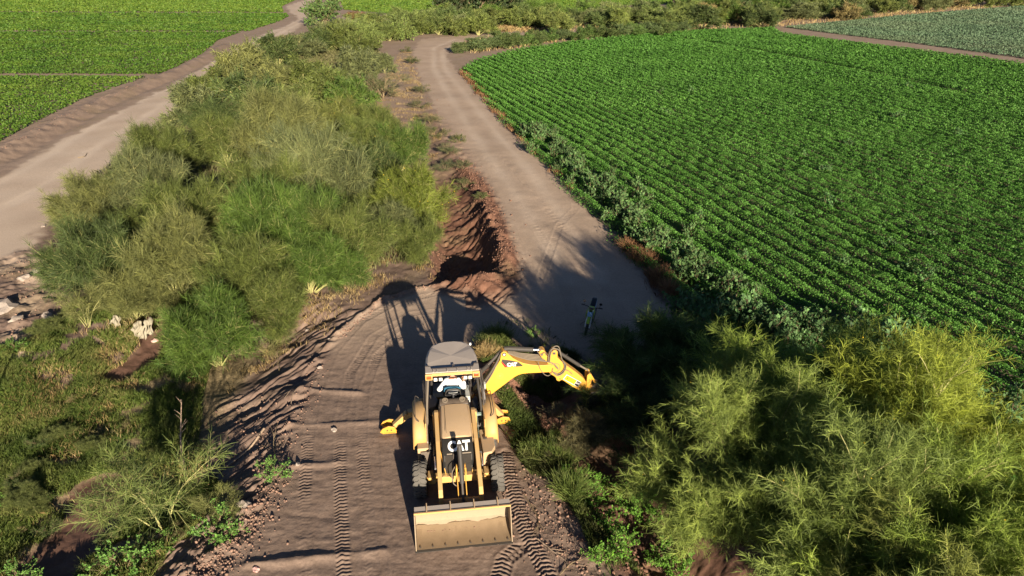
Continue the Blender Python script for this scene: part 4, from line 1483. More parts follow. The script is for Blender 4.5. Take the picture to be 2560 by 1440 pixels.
def build_person():
    c = lw(0, 0, 0)
    root = empty("person", (c[0], c[1], 0), YAW)
    tag(root, "person in a white long-sleeved shirt seated in the cab with back turned", "person")
    # body seated, facing +y (towards the digging arm)
    n, e, r_ = [], [], []
    pel = chain(n, e, r_, None, [((0, 0.42, 1.44), 0.15)])
    ch = chain(n, e, r_, pel, [((0, 0.42, 1.60), 0.145), ((0.0, 0.43, 1.78), 0.155), ((0.0, 0.45, 1.93), 0.15)])
    nk = chain(n, e, r_, ch, [((0.0, 0.47, 2.06), 0.065), ((0.01, 0.49, 2.13), 0.058), ((0.01, 0.515, 2.21), 0.088), ((0.01, 0.525, 2.31), 0.098), ((0.01, 0.52, 2.38), 0.07)])
    for sx in (-1, 1):
        sh = chain(n, e, r_, ch, [((sx * 0.17, 0.45, 1.97), 0.075)])
        if sx > 0:
            hd = chain(n, e, r_, sh, [((0.27, 0.42, 1.80), 0.055), ((0.335, 0.44, 1.68), 0.050), ((0.34, 0.54, 1.78), 0.042), ((0.335, 0.60, 1.88), 0.030), ((0.33, 0.62, 1.94), 0.036)])
        else:
            hd = chain(n, e, r_, sh, [((-0.30, 0.42, 1.80), 0.055), ((-0.40, 0.44, 1.68), 0.050), ((-0.30, 0.60, 1.70), 0.040), ((-0.20, 0.70, 1.76), 0.030), ((-0.17, 0.745, 1.80), 0.036)])
        lg = chain(n, e, r_, pel, [((sx * 0.10, 0.46, 1.42), 0.11), ((sx * 0.17, 0.86, 1.44), 0.085), ((sx * 0.18, 0.93, 1.20), 0.065), ((sx * 0.18, 0.90, 1.06), 0.05), ((sx * 0.18, 1.04, 1.03), 0.04)])
    body = skin_mesh("body", n, e, r_, M['skin'], root)
    # fingers closing round the levers
    for sx, hp in ((1, Vector((0.33, 0.62, 1.94))), (-1, Vector((-0.17, 0.745, 1.80)))):
        fn, fe, fr = [(hp.x, hp.y, hp.z)], [], [0.026]
        for k in range(4):
            dx = -0.027 + k * 0.018
            ln = (0.052, 0.060, 0.057, 0.045)[k]
            chain(fn, fe, fr, 0, [((hp.x + dx, hp.y + 0.02, hp.z + 0.028), 0.0095), ((hp.x + dx * 0.9, hp.y + 0.03 + ln * 0.3, hp.z + 0.02), 0.009),
                                  ((hp.x + dx * 0.8, hp.y + 0.035, hp.z - 0.012), 0.008)])
        chain(fn, fe, fr, 0, [((hp.x - sx * 0.035, hp.y, hp.z + 0.005), 0.011), ((hp.x - sx * 0.045, hp.y + 0.03, hp.z - 0.003), 0.009)])
        skin_mesh("hand", fn, fe, fr, M['skin'], body, 1)
    # shirt
    n, e, r_ = [], [], []
    pel = chain(n, e, r_, None, [((0, 0.42, 1.46), 0.175)])
    ch = chain(n, e, r_, pel, [((0, 0.42, 1.60), 0.175), ((0.0, 0.43, 1.78), 0.19), ((0.0, 0.45, 1.92), 0.185)])
    chain(n, e, r_, ch, [((0.0, 0.465, 2.04), 0.085)])
    for sx in (-1, 1):
        sh = chain(n, e, r_, ch, [((sx * 0.175, 0.45, 1.965), 0.10)])
        if sx > 0:
            chain(n, e, r_, sh, [((0.275, 0.42, 1.80), 0.082), ((0.34, 0.43, 1.68), 0.078), ((0.345, 0.53, 1.775), 0.062), ((0.338, 0.585, 1.86), 0.048)])
        else:
            chain(n, e, r_, sh, [((-0.305, 0.42, 1.80), 0.082), ((-0.405, 0.43, 1.68), 0.078), ((-0.31, 0.585, 1.70), 0.062), ((-0.225, 0.68, 1.75), 0.048)])
    skin_mesh("shirt", n, e, r_, M['shirt'], root)
    n, e, r_ = [], [], []
    pel = chain(n, e, r_, None, [((0, 0.42, 1.42), 0.165)])
    for sx in (-1, 1):
        chain(n, e, r_, pel, [((sx * 0.11, 0.48, 1.41), 0.13), ((sx * 0.18, 0.87, 1.44), 0.105), ((sx * 0.19, 0.94, 1.20), 0.085), ((sx * 0.19, 0.91, 1.09), 0.075)])
    skin_mesh("trousers", n, e, r_, M['trouser'], root)
    h = MB()
    h.lathe([(0.001, 0.14), (0.06, 0.13), (0.10, 0.08), (0.118, 0.0), (0.112, -0.05), (0.09, -0.06), (0.001, 0.0)], (0.01, 0.505, 2.315), (0, -0.15, 1), 20)
    h.build("hair", M['hair'], root, 0, True, 80)
    for sx in (-1, 1):
        q = MB()
        q.lathe([(0.001, 0.012), (0.022, 0.008), (0.028, 0.0), (0.001, -0.006)], (0.01 + sx * 0.098, 0.52, 2.29), (sx, -0.3, 0), 10)
        q.build("ear", M['skin'], body, 0, True, 80)
    q = MB()
    q.add([(0.01 - 0.016, 0.61, 2.27), (0.01 + 0.016, 0.61, 2.27), (0.01, 0.645, 2.275), (0.01, 0.61, 2.325)], [(0, 1, 2), (1, 3, 2), (3, 0, 2), (0, 3, 1)])
    q.build("nose", M['skin'], body)
    for sx in (-1, 1):
        q = MB()
        q.lathe([(0.001, 0.012), (0.010, 0.006), (0.012, 0.0), (0.001, -0.006)], (0.01 + sx * 0.036, 0.612, 2.305), (0, 1, 0), 10)
        q.build("eye", M['hair'], body, 0, True, 80)
    q = MB()
    q.box((0.01, 0.607, 2.235), (0.05, 0.012, 0.012))
    q.build("mouth", M['red'], body, 0.004)
    return root


build_person()


def build_motorcycle():
    x, y = gp(1463, 832)
    z = gz(x, y)
    root = empty("motorcycle", (x, y - 0.10, z), R(-14))
    tag(root, "lime green and black motorcycle standing in the shade on the dirt road", "motorcycle")
    root.scale = (0.95, 0.9, 0.95)
    t = Matrix.Rotation(R(8), 4, 'Y')           # leaning on its stand

    def part(b, name, mat, par=None, bev=0.0, sm=True):
        b.v = [tuple(t @ Vector(v)) for v in b.v]
        return b.build(name, mat, par or root, bev, sm, 40)
    for yy in (0.0, 1.32):
        b = MB()
        b.lathe([(0.24, -0.03), (0.29, -0.05), (0.325, -0.03), (0.335, 0), (0.325, 0.03), (0.29, 0.05), (0.24, 0.03)], (0, yy, 0.33), (1, 0, 0), 32)
        wl = part(b, "wheel", M['seatblk'])
        b = MB()
        b.lathe([(0.23, -0.02), (0.25, -0.02), (0.25, 0.02), (0.23, 0.02)], (0, yy, 0.33), (1, 0, 0), 28)
        for k in range(10):
            a = math.pi * k / 10
            b.tube([(0, yy + 0.24 * math.cos(a), 0.33 + 0.24 * math.sin(a)), (0, yy - 0.24 * math.cos(a), 0.33 - 0.24 * math.sin(a))], 0.004, 4)
        b.disc((0, yy, 0.33), (1, 0, 0), 0.05, 0.09, 12)
        part(b, "rim", M['chrome'], wl)
    for sx in (-1, 1):
        b = MB()
        b.tube([(sx * 0.085, 0.0, 0.33), (sx * 0.09, 0.14, 0.62)], 0.028, 10)
        b.tube([(sx * 0.09, 0.14, 0.62), (sx * 0.09, 0.33, 0.98)], 0.022, 10)
        fk = part(b, "fork_leg", M['white'])
        b = MB()
        b.prism([(0.10, 0.95), (0.24, 1.0), (0.50, 0.92), (0.55, 0.74), (0.38, 0.60), (0.20, 0.66)], lambda u, v, tt: (tt, u, v), sx * 0.15 - 0.012, sx * 0.15 + 0.012)
        part(b, "shroud", M['limegreen'], None, 0.01)
        b = MB()
        b.prism([(0.95, 0.78), (1.35, 0.92), (1.50, 0.90), (1.30, 0.72), (1.0, 0.62)], lambda u, v, tt: (tt, u, v), sx * 0.11 - 0.01, sx * 0.11 + 0.01)
        part(b, "side_panel", M['lightblue'] if sx > 0 else M['limegreen'], None, 0.008)
    b = MB()
    b.sheet([(-0.30, 0.66), (-0.12, 0.76), (0.10, 0.78), (0.34, 0.66)], lambda u, v, tt: (tt, u, v), -0.06, 0.06, 0.012)
    part(b, "front_mudguard", M['limegreen'], None, 0.004)
    b = MB()
    b.prism([(-0.09, 0.98), (0.09, 0.98), (0.11, 0.84), (0.0, 0.74), (-0.11, 0.84)], lambda u, v, tt: (u, tt, v), 0.08, 0.13)
    part(b, "number_plate", M['lightblue'], None, 0.01)
    b = MB()
    b.prism([(0.40, 0.80), (0.42, 1.0), (0.62, 1.02), (0.80, 0.88), (0.78, 0.76)], lambda u, v, tt: (tt, u, v), -0.12, 0.12)
    part(b, "tank", M['limegreen'], None, 0.03)
    b = MB()
    b.prism([(0.72, 0.86), (0.80, 0.92), (1.40, 0.95), (1.52, 0.98), (1.50, 0.90), (1.2, 0.82)], lambda u, v, tt: (tt, u, v), -0.11, 0.11)
    part(b, "seat", M['seatblk'], None, 0.03)
    b = MB()
    b.box((0, 0.68, 0.48), (0.28, 0.42, 0.34))
    b.tube([(0, 0.38, 0.95), (0, 0.50, 0.35), (0, 0.95, 0.32), (0, 0.98, 0.85), (0, 0.45, 0.92)], 0.02, 8)
    b.tube([(0, 0.95, 0.38), (0, 1.32, 0.33)], 0.03, 8)
    b.tube([(0.13, 0.5, 0.3), (0.15, 0.9, 0.32), (0.15, 1.45, 0.55)], 0.035, 8)
    b.beam((-0.08, 0.75, 0.30), (-0.34, 0.80, -0.02), 0.03, 0.02)
    part(b, "engine", M['black'], None, 0.006)
    b = MB()
    b.tube([(-0.42, 0.48, 1.07), (-0.20, 0.38, 1.10), (0, 0.36, 1.04), (0.20, 0.38, 1.10), (0.42, 0.48, 1.07)], 0.016, 8)
    b.tube([(-0.42, 0.48, 1.07), (-0.30, 0.43, 1.085)], 0.024, 8)
    b.tube([(0.42, 0.48, 1.07), (0.30, 0.43, 1.085)], 0.024, 8)
    hb = part(b, "handlebar", M['seatblk'])
    b = MB()
    b.box((0, 0.30, 1.06), (0.17, 0.06, 0.10))
    part(b, "speedometer", M['hose'], hb, 0.01)
    for sx in (-1, 1):
        b = MB()
        b.tube([(sx * 0.28, 0.42, 1.09), (sx * 0.33, 0.36, 1.26)], 0.008, 6)
        b.disc((sx * 0.33, 0.36, 1.30), (0, 1, 0.2), 0.06, 0.02, 14)
        part(b, "mirror", M['seatblk'], hb)
    b = MB()
    b.sheet([(1.25, 0.80), (1.50, 0.90), (1.78, 0.86), (1.86, 0.76)], lambda u, v, tt: (tt, u, v), -0.08, 0.08, 0.012)
    part(b, "rear_mudguard", M['seatblk'], None, 0.004)


build_motorcycle()


# ------------------------------------------------------------------ foliage generators
def unit(v):
    return v / (np.linalg.norm(v, axis=-1, keepdims=True) + 1e-9)


def strands(p0, d, L, wd, droop, rng, jit=0.25):
    """ribbons of two segments"""
    n = len(p0)
    L = L[:, None]
    p1 = p0 + d * L * 0.5
    d2 = unit(d + np.array([0, 0, -1.0]) * droop[:, None] + rng.normal(0, jit, (n, 3)))
    p2 = p1 + d2 * L * 0.5
    wv = unit(np.cross(d, rng.normal(0, 1, (n, 3)))) * wd[:, None] * 0.5
    V = np.stack([p0 - wv, p0 + wv, p1 - wv, p1 + wv, p2 - wv * 0.4, p2 + wv * 0.4], 1).reshape(-1, 3)
    b = np.arange(n)[:, None] * 6
    F = np.concatenate([b + np.array([0, 1, 3, 2]), b + np.array([2, 3, 5, 4])], 0)
    return V, F


def leaves(P, size, rng, up=0.6, aspect=0.6):
    n = len(P)
    nrm = unit(rng.normal(0, 1, (n, 3)) + np.array([0, 0, up * 2.0]))
    u = unit(np.cross(nrm, rng.normal(0, 1, (n, 3))))
    v = np.cross(nrm, u)
    size = np.broadcast_to(size, (n,))[:, None]
    u = u * size * 0.5
    v = v * size * 0.5 * aspect
    V = np.stack([P - u, P + v * 0.9 - u * 0.1, P + u, P - v * 0.9 - u * 0.1], 1).reshape(-1, 3)
    F = np.arange(n * 4).reshape(-1, 4)
    return V, F


def tubes(A, Bm, C, r0, r1, n=5, seg=4):
    """quadratic-bezier tubes"""
    m = len(A)
    Vs = []
    ts = np.linspace(0, 1, seg + 1)
    for t in ts:
        p = A * (1 - t) ** 2 + Bm * 2 * t * (1 - t) + C * t * t
        d = unit((Bm - A) * (1 - t) + (C - Bm) * t)
        o = unit(np.cross(d, np.tile([[0.31, 0.77, 0.2]], (m, 1))))
        q = np.cross(d, o)
        r = (r0 * (1 - t) + r1 * t)[:, None]
        for k in range(n):
            a = 2 * math.pi * k / n
            Vs.append(p + (o * math.cos(a) + q * math.sin(a)) * r)
    V = np.stack(Vs, 1)                   # m, (seg+1)*n, 3
    b = np.arange(m)[:, None] * ((seg + 1) * n)
    F = []
    for s_ in range(seg):
        for k in range(n):
            k2 = (k + 1) % n
            F.append(b + np.array([s_ * n + k, s_ * n + k2, (s_ + 1) * n + k2, (s_ + 1) * n + k]))
    return V.reshape(-1, 3), np.concatenate(F, 0)


def bez(A, Bm, C, t):
    t = t[:, None]
    return A * (1 - t) ** 2 + Bm * 2 * t * (1 - t) + C * t * t


def shrub_mesh(seed, Rr=2.0, Hh=2.4, nl=9, nsub=8, ntw=9, nst=30, slen=0.34, swid=0.013, leafy=0.0, flowers=0, low=0.1, bark='greenbark', tr=0.035, spread=1.0, ntt=1300):
    """returns (crown mesh object, branch mesh object) unlinked templates"""
    rng = np.random.default_rng(seed)
    ph = (np.arange(nl) + rng.uniform(-0.35, 0.35, nl)) * 2 * math.pi / nl * 1.618
    rho = np.sqrt(rng.uniform(0.02, 1, nl)) * spread
    irr = 1 + 0.28 * np.sin(ph * 2 + seed) + rng.uniform(-0.15, 0.15, nl)
    E_ = np.stack([Rr * 0.82 * rho * np.cos(ph) * irr, Rr * 0.82 * rho * np.sin(ph) * irr, Hh * (1 - 0.62 * rho ** 2) * rng.uniform(0.72, 0.98, nl)], 1)
    A0 = rng.normal(0, 0.07, (nl, 3))
    A0[:, 2] = -0.15
    M0 = E_ * np.array([0.35, 0.35, 0.62]) + rng.normal(0, 0.12, (nl, 3))
    # sub-branches
    i1 = np.repeat(np.arange(nl), nsub)
    t1 = rng.uniform(0.3, 1.0, len(i1))
    A1 = bez(A0[i1], M0[i1], E_[i1], t1)
    tan = unit((M0[i1] - A0[i1]) * (1 - t1)[:, None] + (E_[i1] - M0[i1]) * t1[:, None])
    out = unit(A1 * np.array([1, 1, 0.25]) + 1e-3)
    d1 = unit(tan * 0.6 + out * 0.55 + rng.normal(0, 0.5, (len(i1), 3)) + np.array([0, 0, 0.1]))
    L1 = rng.uniform(0.22, 0.5, len(i1)) * Rr
    C1 = A1 + d1 * L1[:, None]
    C1[:, 2] = np.maximum(C1[:, 2], low)
    M1 = (A1 + C1) / 2 + np.array([0, 0, 1]) * (L1 * 0.12)[:, None]
    # twigs
    i2 = np.repeat(np.arange(len(i1)), ntw)
    t2 = rng.uniform(0.15, 1.0, len(i2))
    A2 = bez(A1[i2], M1[i2], C1[i2], t2)
    d2 = unit(d1[i2] * 0.7 + rng.normal(0, 0.6, (len(i2), 3)) + unit(A2) * 0.35 + np.array([0, 0, 0.22]))
    L2 = rng.uniform(0.14, 0.36, len(i2)) * Rr
    C2 = A2 + d2 * L2[:, None]
    C2[:, 2] = np.maximum(C2[:, 2], low)
    # strands
    i3 = np.repeat(np.arange(len(i2)), nst)
    n3 = len(i3)
    t3 = rng.uniform(0.0, 1.0, n3) ** 0.8
    P3 = A2[i3] + (C2 - A2)[i3] * t3[:, None]
    d3 = unit(d2[i3] * 0.62 + rng.normal(0, 0.50, (n3, 3)) + np.array([0, 0, 0.10]))
    tint_t = np.clip(0.5 + 0.22 * rng.normal(size=len(i2)), 0, 1)
    if leafy > 0:
        V, F = leaves(P3 + d3 * slen * 0.4 * rng.uniform(0, 1, n3)[:, None], rng.uniform(0.7, 1.2, n3) * leafy, rng, 0.3)
        k = 4
    else:
        V, F = strands(P3, d3, rng.uniform(0.6, 1.25, n3) * slen, np.full(n3, swid) * rng.uniform(0.6, 1.3, n3), rng.uniform(0.0, 0.55, n3), rng)
        k = 6
    tint = np.repeat(np.clip(tint_t[i3] + 0.13 * rng.normal(size=n3), 0, 1), k)
    if flowers:
        fp = C2[rng.integers(0, len(C2), flowers)] + rng.normal(0, 0.06, (flowers, 3))
        V2, F2 = leaves(fp, 0.05, rng, 0.8, 0.9)
        F = np.concatenate([F, F2 + len(V)], 0)
        V = np.concatenate([V, V2], 0)
        tint = np.concatenate([tint, np.full(len(V2), 2.0)])
    cro = mesh_np("crown", V, F, M['leafy'] if leafy > 0 else M['wisp'], False, {"tint": tint})
    # branches
    Va, Fa = tubes(A0, M0, E_, np.full(nl, tr), np.full(nl, tr * 0.35), 5, 5)
    Vb, Fb = tubes(A1, M1, C1, np.full(len(i1), tr * 0.42), np.full(len(i1), tr * 0.15), 4, 3)
    nt_ = min(len(i2), ntt)
    sel = rng.permutation(len(i2))[:nt_]
    Vc, Fc = tubes(A2[sel], (A2[sel] + C2[sel]) / 2, C2[sel], np.full(nt_, tr * 0.24), np.full(nt_, tr * 0.12), 3, 1)
    V = np.concatenate([Va, Vb, Vc])
    F = np.concatenate([Fa, Fb + len(Va), Fc + len(Va) + len(Vb)])
    br = mesh_np("branches", V, F, M[bark], True)
    data = (cro.data, br.data, Rr, Hh)
    bpy.data.objects.remove(cro)
    bpy.data.objects.remove(br)
    return data


def place(proto, name, x, y, r, h, color, label, cat, group=None, rz=None, dz=0.0, parts=True, tilt=None, z=None):
    cm, bm_, Rr, Hh = proto
    z = gz(x, y) if z is None else z
    rz = random.uniform(0, 6.28) if rz is None else rz
    if parts:
        root = empty(name, (x, y, z + dz), rz)
        c = bpy.data.objects.new("crown", cm)
        b = bpy.data.objects.new("branches", bm_)
        for o in (c, b):
            COL.objects.link(o)
            o.parent = root
    else:
        root = c = bpy.data.objects.new(name, cm)
        COL.objects.link(root)
        root.location = (x, y, z + dz)
        root.rotation_euler = (0, 0, rz)
    root.scale = (r / Rr, r / Rr * random.uniform(0.9, 1.1), h / Hh)
    if tilt:
        root.rotation_euler = (tilt[0], tilt[1], rz)
    c.color = (*color, 1)
    tag(root, label, cat, group)
    return root


WISP = [shrub_mesh(100 + i, nl=14, nsub=10, ntw=11, nst=28, slen=0.40, swid=0.0105) for i in range(4)]
WISPF = [shrub_mesh(120 + i, nl=13, nsub=10, ntw=10, nst=28, slen=0.36, swid=0.011, flowers=220) for i in range(2)]
TREE = [shrub_mesh(140 + i, Rr=2.8, Hh=4.4, nl=20, nsub=13, ntw=15, nst=42, slen=0.26, swid=0.0085, flowers=90, low=1.0, tr=0.05, spread=1.05, ntt=450) for i in range(3)]
FAR = [shrub_mesh(160 + i, nl=12, nsub=8, ntw=8, nst=10, slen=0.40, swid=0.045) for i in range(4)]
LEAFY = [shrub_mesh(180 + i, nl=10, nsub=8, ntw=9, nst=22, slen=0.22, leafy=0.055, bark='bark') for i in range(2)]
LFAR = [shrub_mesh(190 + i, nl=10, nsub=7, ntw=7, nst=10, slen=0.35, leafy=0.20, bark='bark') for i in range(2)]
SPARSE = [shrub_mesh(200 + i, nl=6, nsub=6, ntw=6, nst=20, slen=0.34, swid=0.010, tr=0.026) for i in range(2)]
BIGLEAF = [shrub_mesh(210 + i, Rr=0.6, Hh=0.8, nl=8, nsub=5, ntw=4, nst=3, slen=0.14, leafy=0.13, bark='bark', tr=0.012) for i in range(2)]
HERB = [shrub_mesh(220 + i, Rr=0.5, Hh=0.45, nl=9, nsub=5, ntw=4, nst=6, slen=0.10, leafy=0.06, bark='bark', tr=0.008) for i in range(2)]

OLIVE, TANOL, GREEN, DARK, GREYOL, YELG = (0.112, 0.145, 0.036), (0.155, 0.172, 0.058), (0.082, 0.14, 0.026), (0.072, 0.105, 0.032), (0.128, 0.152, 0.062), (0.18, 0.25, 0.045)

# (px of crown middle, radius, height, prototype, colour, label)
SH = [
    ((262, 500), 2.3, 2.2, WISP, 0, TANOL, "pale straw-tipped shrub at the outer bend of the left road"),
    ((400, 390), 2.3, 2.5, WISP, 1, OLIVE, "olive shrub with bare yellow limbs showing, where the left road narrows"),
    ((480, 268), 2.6, 2.6, WISP, 2, GREYOL, "grey-olive shrub leaning over the right edge of the left road"),
    ((600, 170), 3.2, 3.0, WISP, 3, TANOL, "straw-topped shrub at the field corner where the left road disappears"),
    ((620, 260), 2.9, 2.9, WISP, 0, DARK, "dark green shrub behind the crowns in the middle of the thicket"),
    ((760, 190), 3.2, 3.0, WISP, 1, OLIVE, "broad olive shrub at the top of the thicket"),
    ((890, 165), 3.0, 2.6, WISP, 2, GREYOL, "grey shrub at the thicket's edge opposite the bend of the main road"),
    ((560, 360), 2.6, 3.0, WISP, 3, OLIVE, "olive shrub left of the tallest grey crown"),
    ((700, 320), 3.0, 3.3, WISP, 1, TANOL, "tall straw-coloured shrub with fanned bare twigs, upper middle of the thicket"),
    ((835, 300), 2.7, 2.9, WISPF, 0, (0.15, 0.175, 0.045), "yellow-green shrub on the upper right slope of the thicket"),
    ((780, 440), 2.9, 3.5, WISP, 2, GREYOL, "largest grey-olive shrub with many pale twigs, middle of the thicket"),
    ((640, 480), 2.6, 3.2, WISP, 0, OLIVE, "olive shrub in front of the tall straw-coloured one"),
    ((1000, 370), 2.2, 2.4, WISPF, 1, GREEN, "green shrub with forked bare limbs beside the dug trench"),
    ((1030, 500), 2.0, 2.3, WISPF, 0, (0.14, 0.18, 0.03), "bright shrub dotted with yellow flowers overhanging the trench"),
    ((915, 430), 2.2, 2.6, WISPF, 1, DARK, "dark flowering shrub behind the one overhanging the trench"),
    ((955, 580), 2.1, 2.0, WISP, 3, GREYOL, "low grey-olive shrub just left of the trench mouth"),
    ((760, 570), 2.0, 2.5, WISP, 1, GREEN, "bright green shrub in the lower right of the thicket"),
    ((480, 560), 2.3, 3.0, WISP, 2, OLIVE, "olive shrub at the lower left of the thicket above the yellowish one"),
    ((425, 660), 2.1, 2.6, WISP, 3, TANOL, "yellowish straw shrub spreading over the low ground"),
    ((272, 645), 2.1, 2.2, WISP, 0, DARK, "dark green shrub nearest the left road, above the pale rubble"),
    ((620, 680), 2.0, 2.4, WISP, 2, OLIVE, "brownish olive shrub at the front of the thicket"),
    ((770, 660), 1.7, 1.9, WISP, 0, GREEN, "low vivid green shrub at the front corner of the thicket"),
    ((520, 790), 1.9, 2.0, WISP, 1, GREEN, "green shrub drooping onto the grass above the mud channel"),
    ((325, 735), 1.4, 1.6, WISP, 3, TANOL, "small yellow-tan shrub above the torn plastic sheets"),
    ((205, 765), 1.3, 1.2, SPARSE, 0, TANOL, "sparse dry bush growing at the edge of the pale rubble"),
    ((330, 500), 2.1, 2.2, WISP, 2, OLIVE, "olive shrub between the pale one at the road bend and the thicket"),
    ((880, 500), 1.9, 2.2, WISP, 0, OLIVE, "olive shrub squeezed in behind the low grey one near the trench"),
    ((560, 560), 2.0, 2.7, WISP, 1, TANOL, "straw shrub in the lower middle of the thicket"),
    ((690, 130), 3.0, 2.6, WISP, 0, DARK, "dark shrub at the far end of the thicket beside the left road"),
    ((905, 112), 2.8, 2.3, WISP, 1, OLIVE, "olive shrub at the thicket's upper right corner by the belt"),
    ((915, 215), 2.0, 1.7, WISP, 3, DARK, "dark olive shrub left of the dense stiff-leaved bush"),
    ((870, 250), 2.2, 2.2, WISP, 0, GREEN, "green shrub above the yellow-green one near the spoil ridge"),
    ((960, 160), 1.6, 1.4, WISP, 2, GREYOL, "small grey shrub between the thicket and the far spoil ridge"),
    ((940, 320), 1.8, 1.9, WISP, 2, OLIVE, "olive shrub below the dense stiff-leaved bush"),
    ((520, 215), 2.6, 2.3, WISP, 1, OLIVE, "olive shrub between the grey-olive one and the field-corner shrub by the left road"),
    ((680, 205), 2.8, 2.6, WISP, 2, TANOL, "straw-coloured shrub left of the broad olive one at the top of the thicket"),
    ((830, 225), 2.6, 2.4, WISP, 3, OLIVE, "olive shrub between the broad top one and the yellow-green one"),
    ((760, 120), 3.2, 2.6, WISP, 1, GREYOL, "grey-green shrub at the far top of the thicket, right of the dark one"),
    ((850, 95), 3.0, 2.5, WISP, 0, OLIVE, "olive shrub at the far top of the thicket nearest the belt"),
    ((540, 300), 2.4, 2.4, WISP, 2, DARK, "dark olive shrub filling the gap behind the left-road edge shrub"),
    ((730, 260), 2.5, 2.7, WISP, 0, OLIVE, "olive shrub just above the tall straw-coloured one"),
    ((300, 600), 2.1, 2.4, WISP, 1, OLIVE, "olive shrub right of the dark green one near the left road"),
    ((380, 480), 2.2, 2.4, WISP, 3, GREYOL, "grey-olive shrub left of the lower thicket, above the yellowish one"),
    ((900, 370), 2.2, 2.5, WISP, 1, OLIVE, "olive shrub left of the green one with forked bare limbs"),
    ((860, 600), 1.8, 2.0, WISP, 2, OLIVE, "olive shrub between the bright green one and the low grey one"),
    ((1040, 590), 1.3, 1.3, WISP, 0, OLIVE, "small olive shrub on the left lip of the trench mouth"),
    ((650, 580), 2.0, 2.6, WISP, 2, GREEN, "mid green shrub left of the bright green one"),
    ((700, 740), 1.5, 1.5, WISP, 3, OLIVE, "small drooping shrub at the foot of the thicket beside the road bank"),
]
for (px, py), r_, h_, pr, k, colr, lab in SH:
    x, y = gp(px, py, h_ * 0.55)
    far = math.hypot(x, y) > 62
    pp = (FAR[k % 4] if far else pr[k])
    r_ *= 0.93
    h_ *= 1.12 + 0.25 * math.sin(px * 1.7 + py)
    x, y = gp(px, py, h_ * 0.55)
    place(pp, "wispy_shrub", x, y, r_, h_, colr, lab, "shrub")

ONE = [
    ("sapling", SPARSE[0], (390, 1262), 1.9, 2.3, (0.13, 0.175, 0.05), "young yellow-barked sapling with thin feathery leaves in the low grass", "sapling"),
    ("sapling", SPARSE[1], (660, 800), 1.2, 1.5, (0.20, 0.19, 0.08), "thin straw-coloured sapling on top of the rippled bank", "sapling"),
    ("wispy_shrub", SPARSE[0], (560, 1320), 0.9, 0.7, (0.16, 0.18, 0.06), "low thin shrub spilling over the bank below the sapling", "shrub"),
    ("leafy_bush", LEAFY[0], (955, 215), 3.0, 2.3, (0.105, 0.135, 0.055), "dense dark grey-green bush with stiff leaves at the trench's far side", "bush"),
    ("leafy_bush", LEAFY[1], (1110, 405), 1.0, 0.7, (0.09, 0.13, 0.06), "grey-green creeping bush on the spoil ridge by the road", "bush"),
    ("leafy_bush", LEAFY[0], (640, 682), 0.75, 1.2, (0.36, 0.37, 0.27), "small whitish grey bush at the front of the thicket", "bush"),
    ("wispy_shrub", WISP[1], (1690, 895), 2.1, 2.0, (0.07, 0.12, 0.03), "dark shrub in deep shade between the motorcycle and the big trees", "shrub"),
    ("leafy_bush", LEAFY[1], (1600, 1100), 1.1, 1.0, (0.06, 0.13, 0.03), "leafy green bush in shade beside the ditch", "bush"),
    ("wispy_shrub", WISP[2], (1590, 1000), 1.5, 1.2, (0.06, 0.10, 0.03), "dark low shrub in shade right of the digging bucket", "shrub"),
    ("brush_pile", WISP[3], (1450, 1085), 1.05, 0.8, (0.15, 0.14, 0.07), "pile of cut wilting brush beside the ditch in front of the digging bucket", "brush pile"),
    ("brush_pile", LEAFY[0], (1400, 1040), 0.75, 0.55, (0.15, 0.15, 0.07), "smaller heap of cut grey leafy brush below the digging arm", "brush pile"),
]
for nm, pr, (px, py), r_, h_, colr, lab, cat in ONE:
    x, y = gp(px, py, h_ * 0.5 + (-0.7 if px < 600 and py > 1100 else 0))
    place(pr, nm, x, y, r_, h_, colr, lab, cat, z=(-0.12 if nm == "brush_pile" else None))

TR = [
    ((2030, 985), 2.8, 4.0, 0, YELG, "yellow-green feathery tree whose top reaches furthest into the crop field"),
    ((2290, 1075), 2.6, 4.4, 1, (0.22, 0.27, 0.04), "yellowest feathery tree, against the crop at the right"),
    ((1885, 1125), 2.1, 3.8, 2, (0.18, 0.235, 0.055), "greener feathery tree nearest the ditch, left of the group"),
    ((2130, 1290), 2.4, 3.9, 1, (0.165, 0.22, 0.055), "grey-green feathery tree at the lower middle of the group by the ditch"),
    ((2420, 1330), 2.5, 4.2, 0, YELG, "feathery tree at the bottom right corner beside the crop"),
    ((1800, 985), 1.4, 2.6, 2, (0.19, 0.22, 0.05), "slender feathery tree with a bare pale limb, next to the broad-leaved weeds"),
    ((2330, 1490), 2.2, 3.4, 2, (0.18, 0.21, 0.05), "feathery tree cut by the bottom edge of the view"),
]
for (px, py), r_, h_, k, colr, lab in TR:
    x, y = gp(px, py, h_ * 0.62)
    place(TREE[k], "feathery_tree", x, y, r_ * 1.06, h_, tuple(1.22 * c_ for c_ in colr), lab, "tree", "feathery trees beside the ditch", rz=(px * 0.013 + py * 0.007) % 6.28)

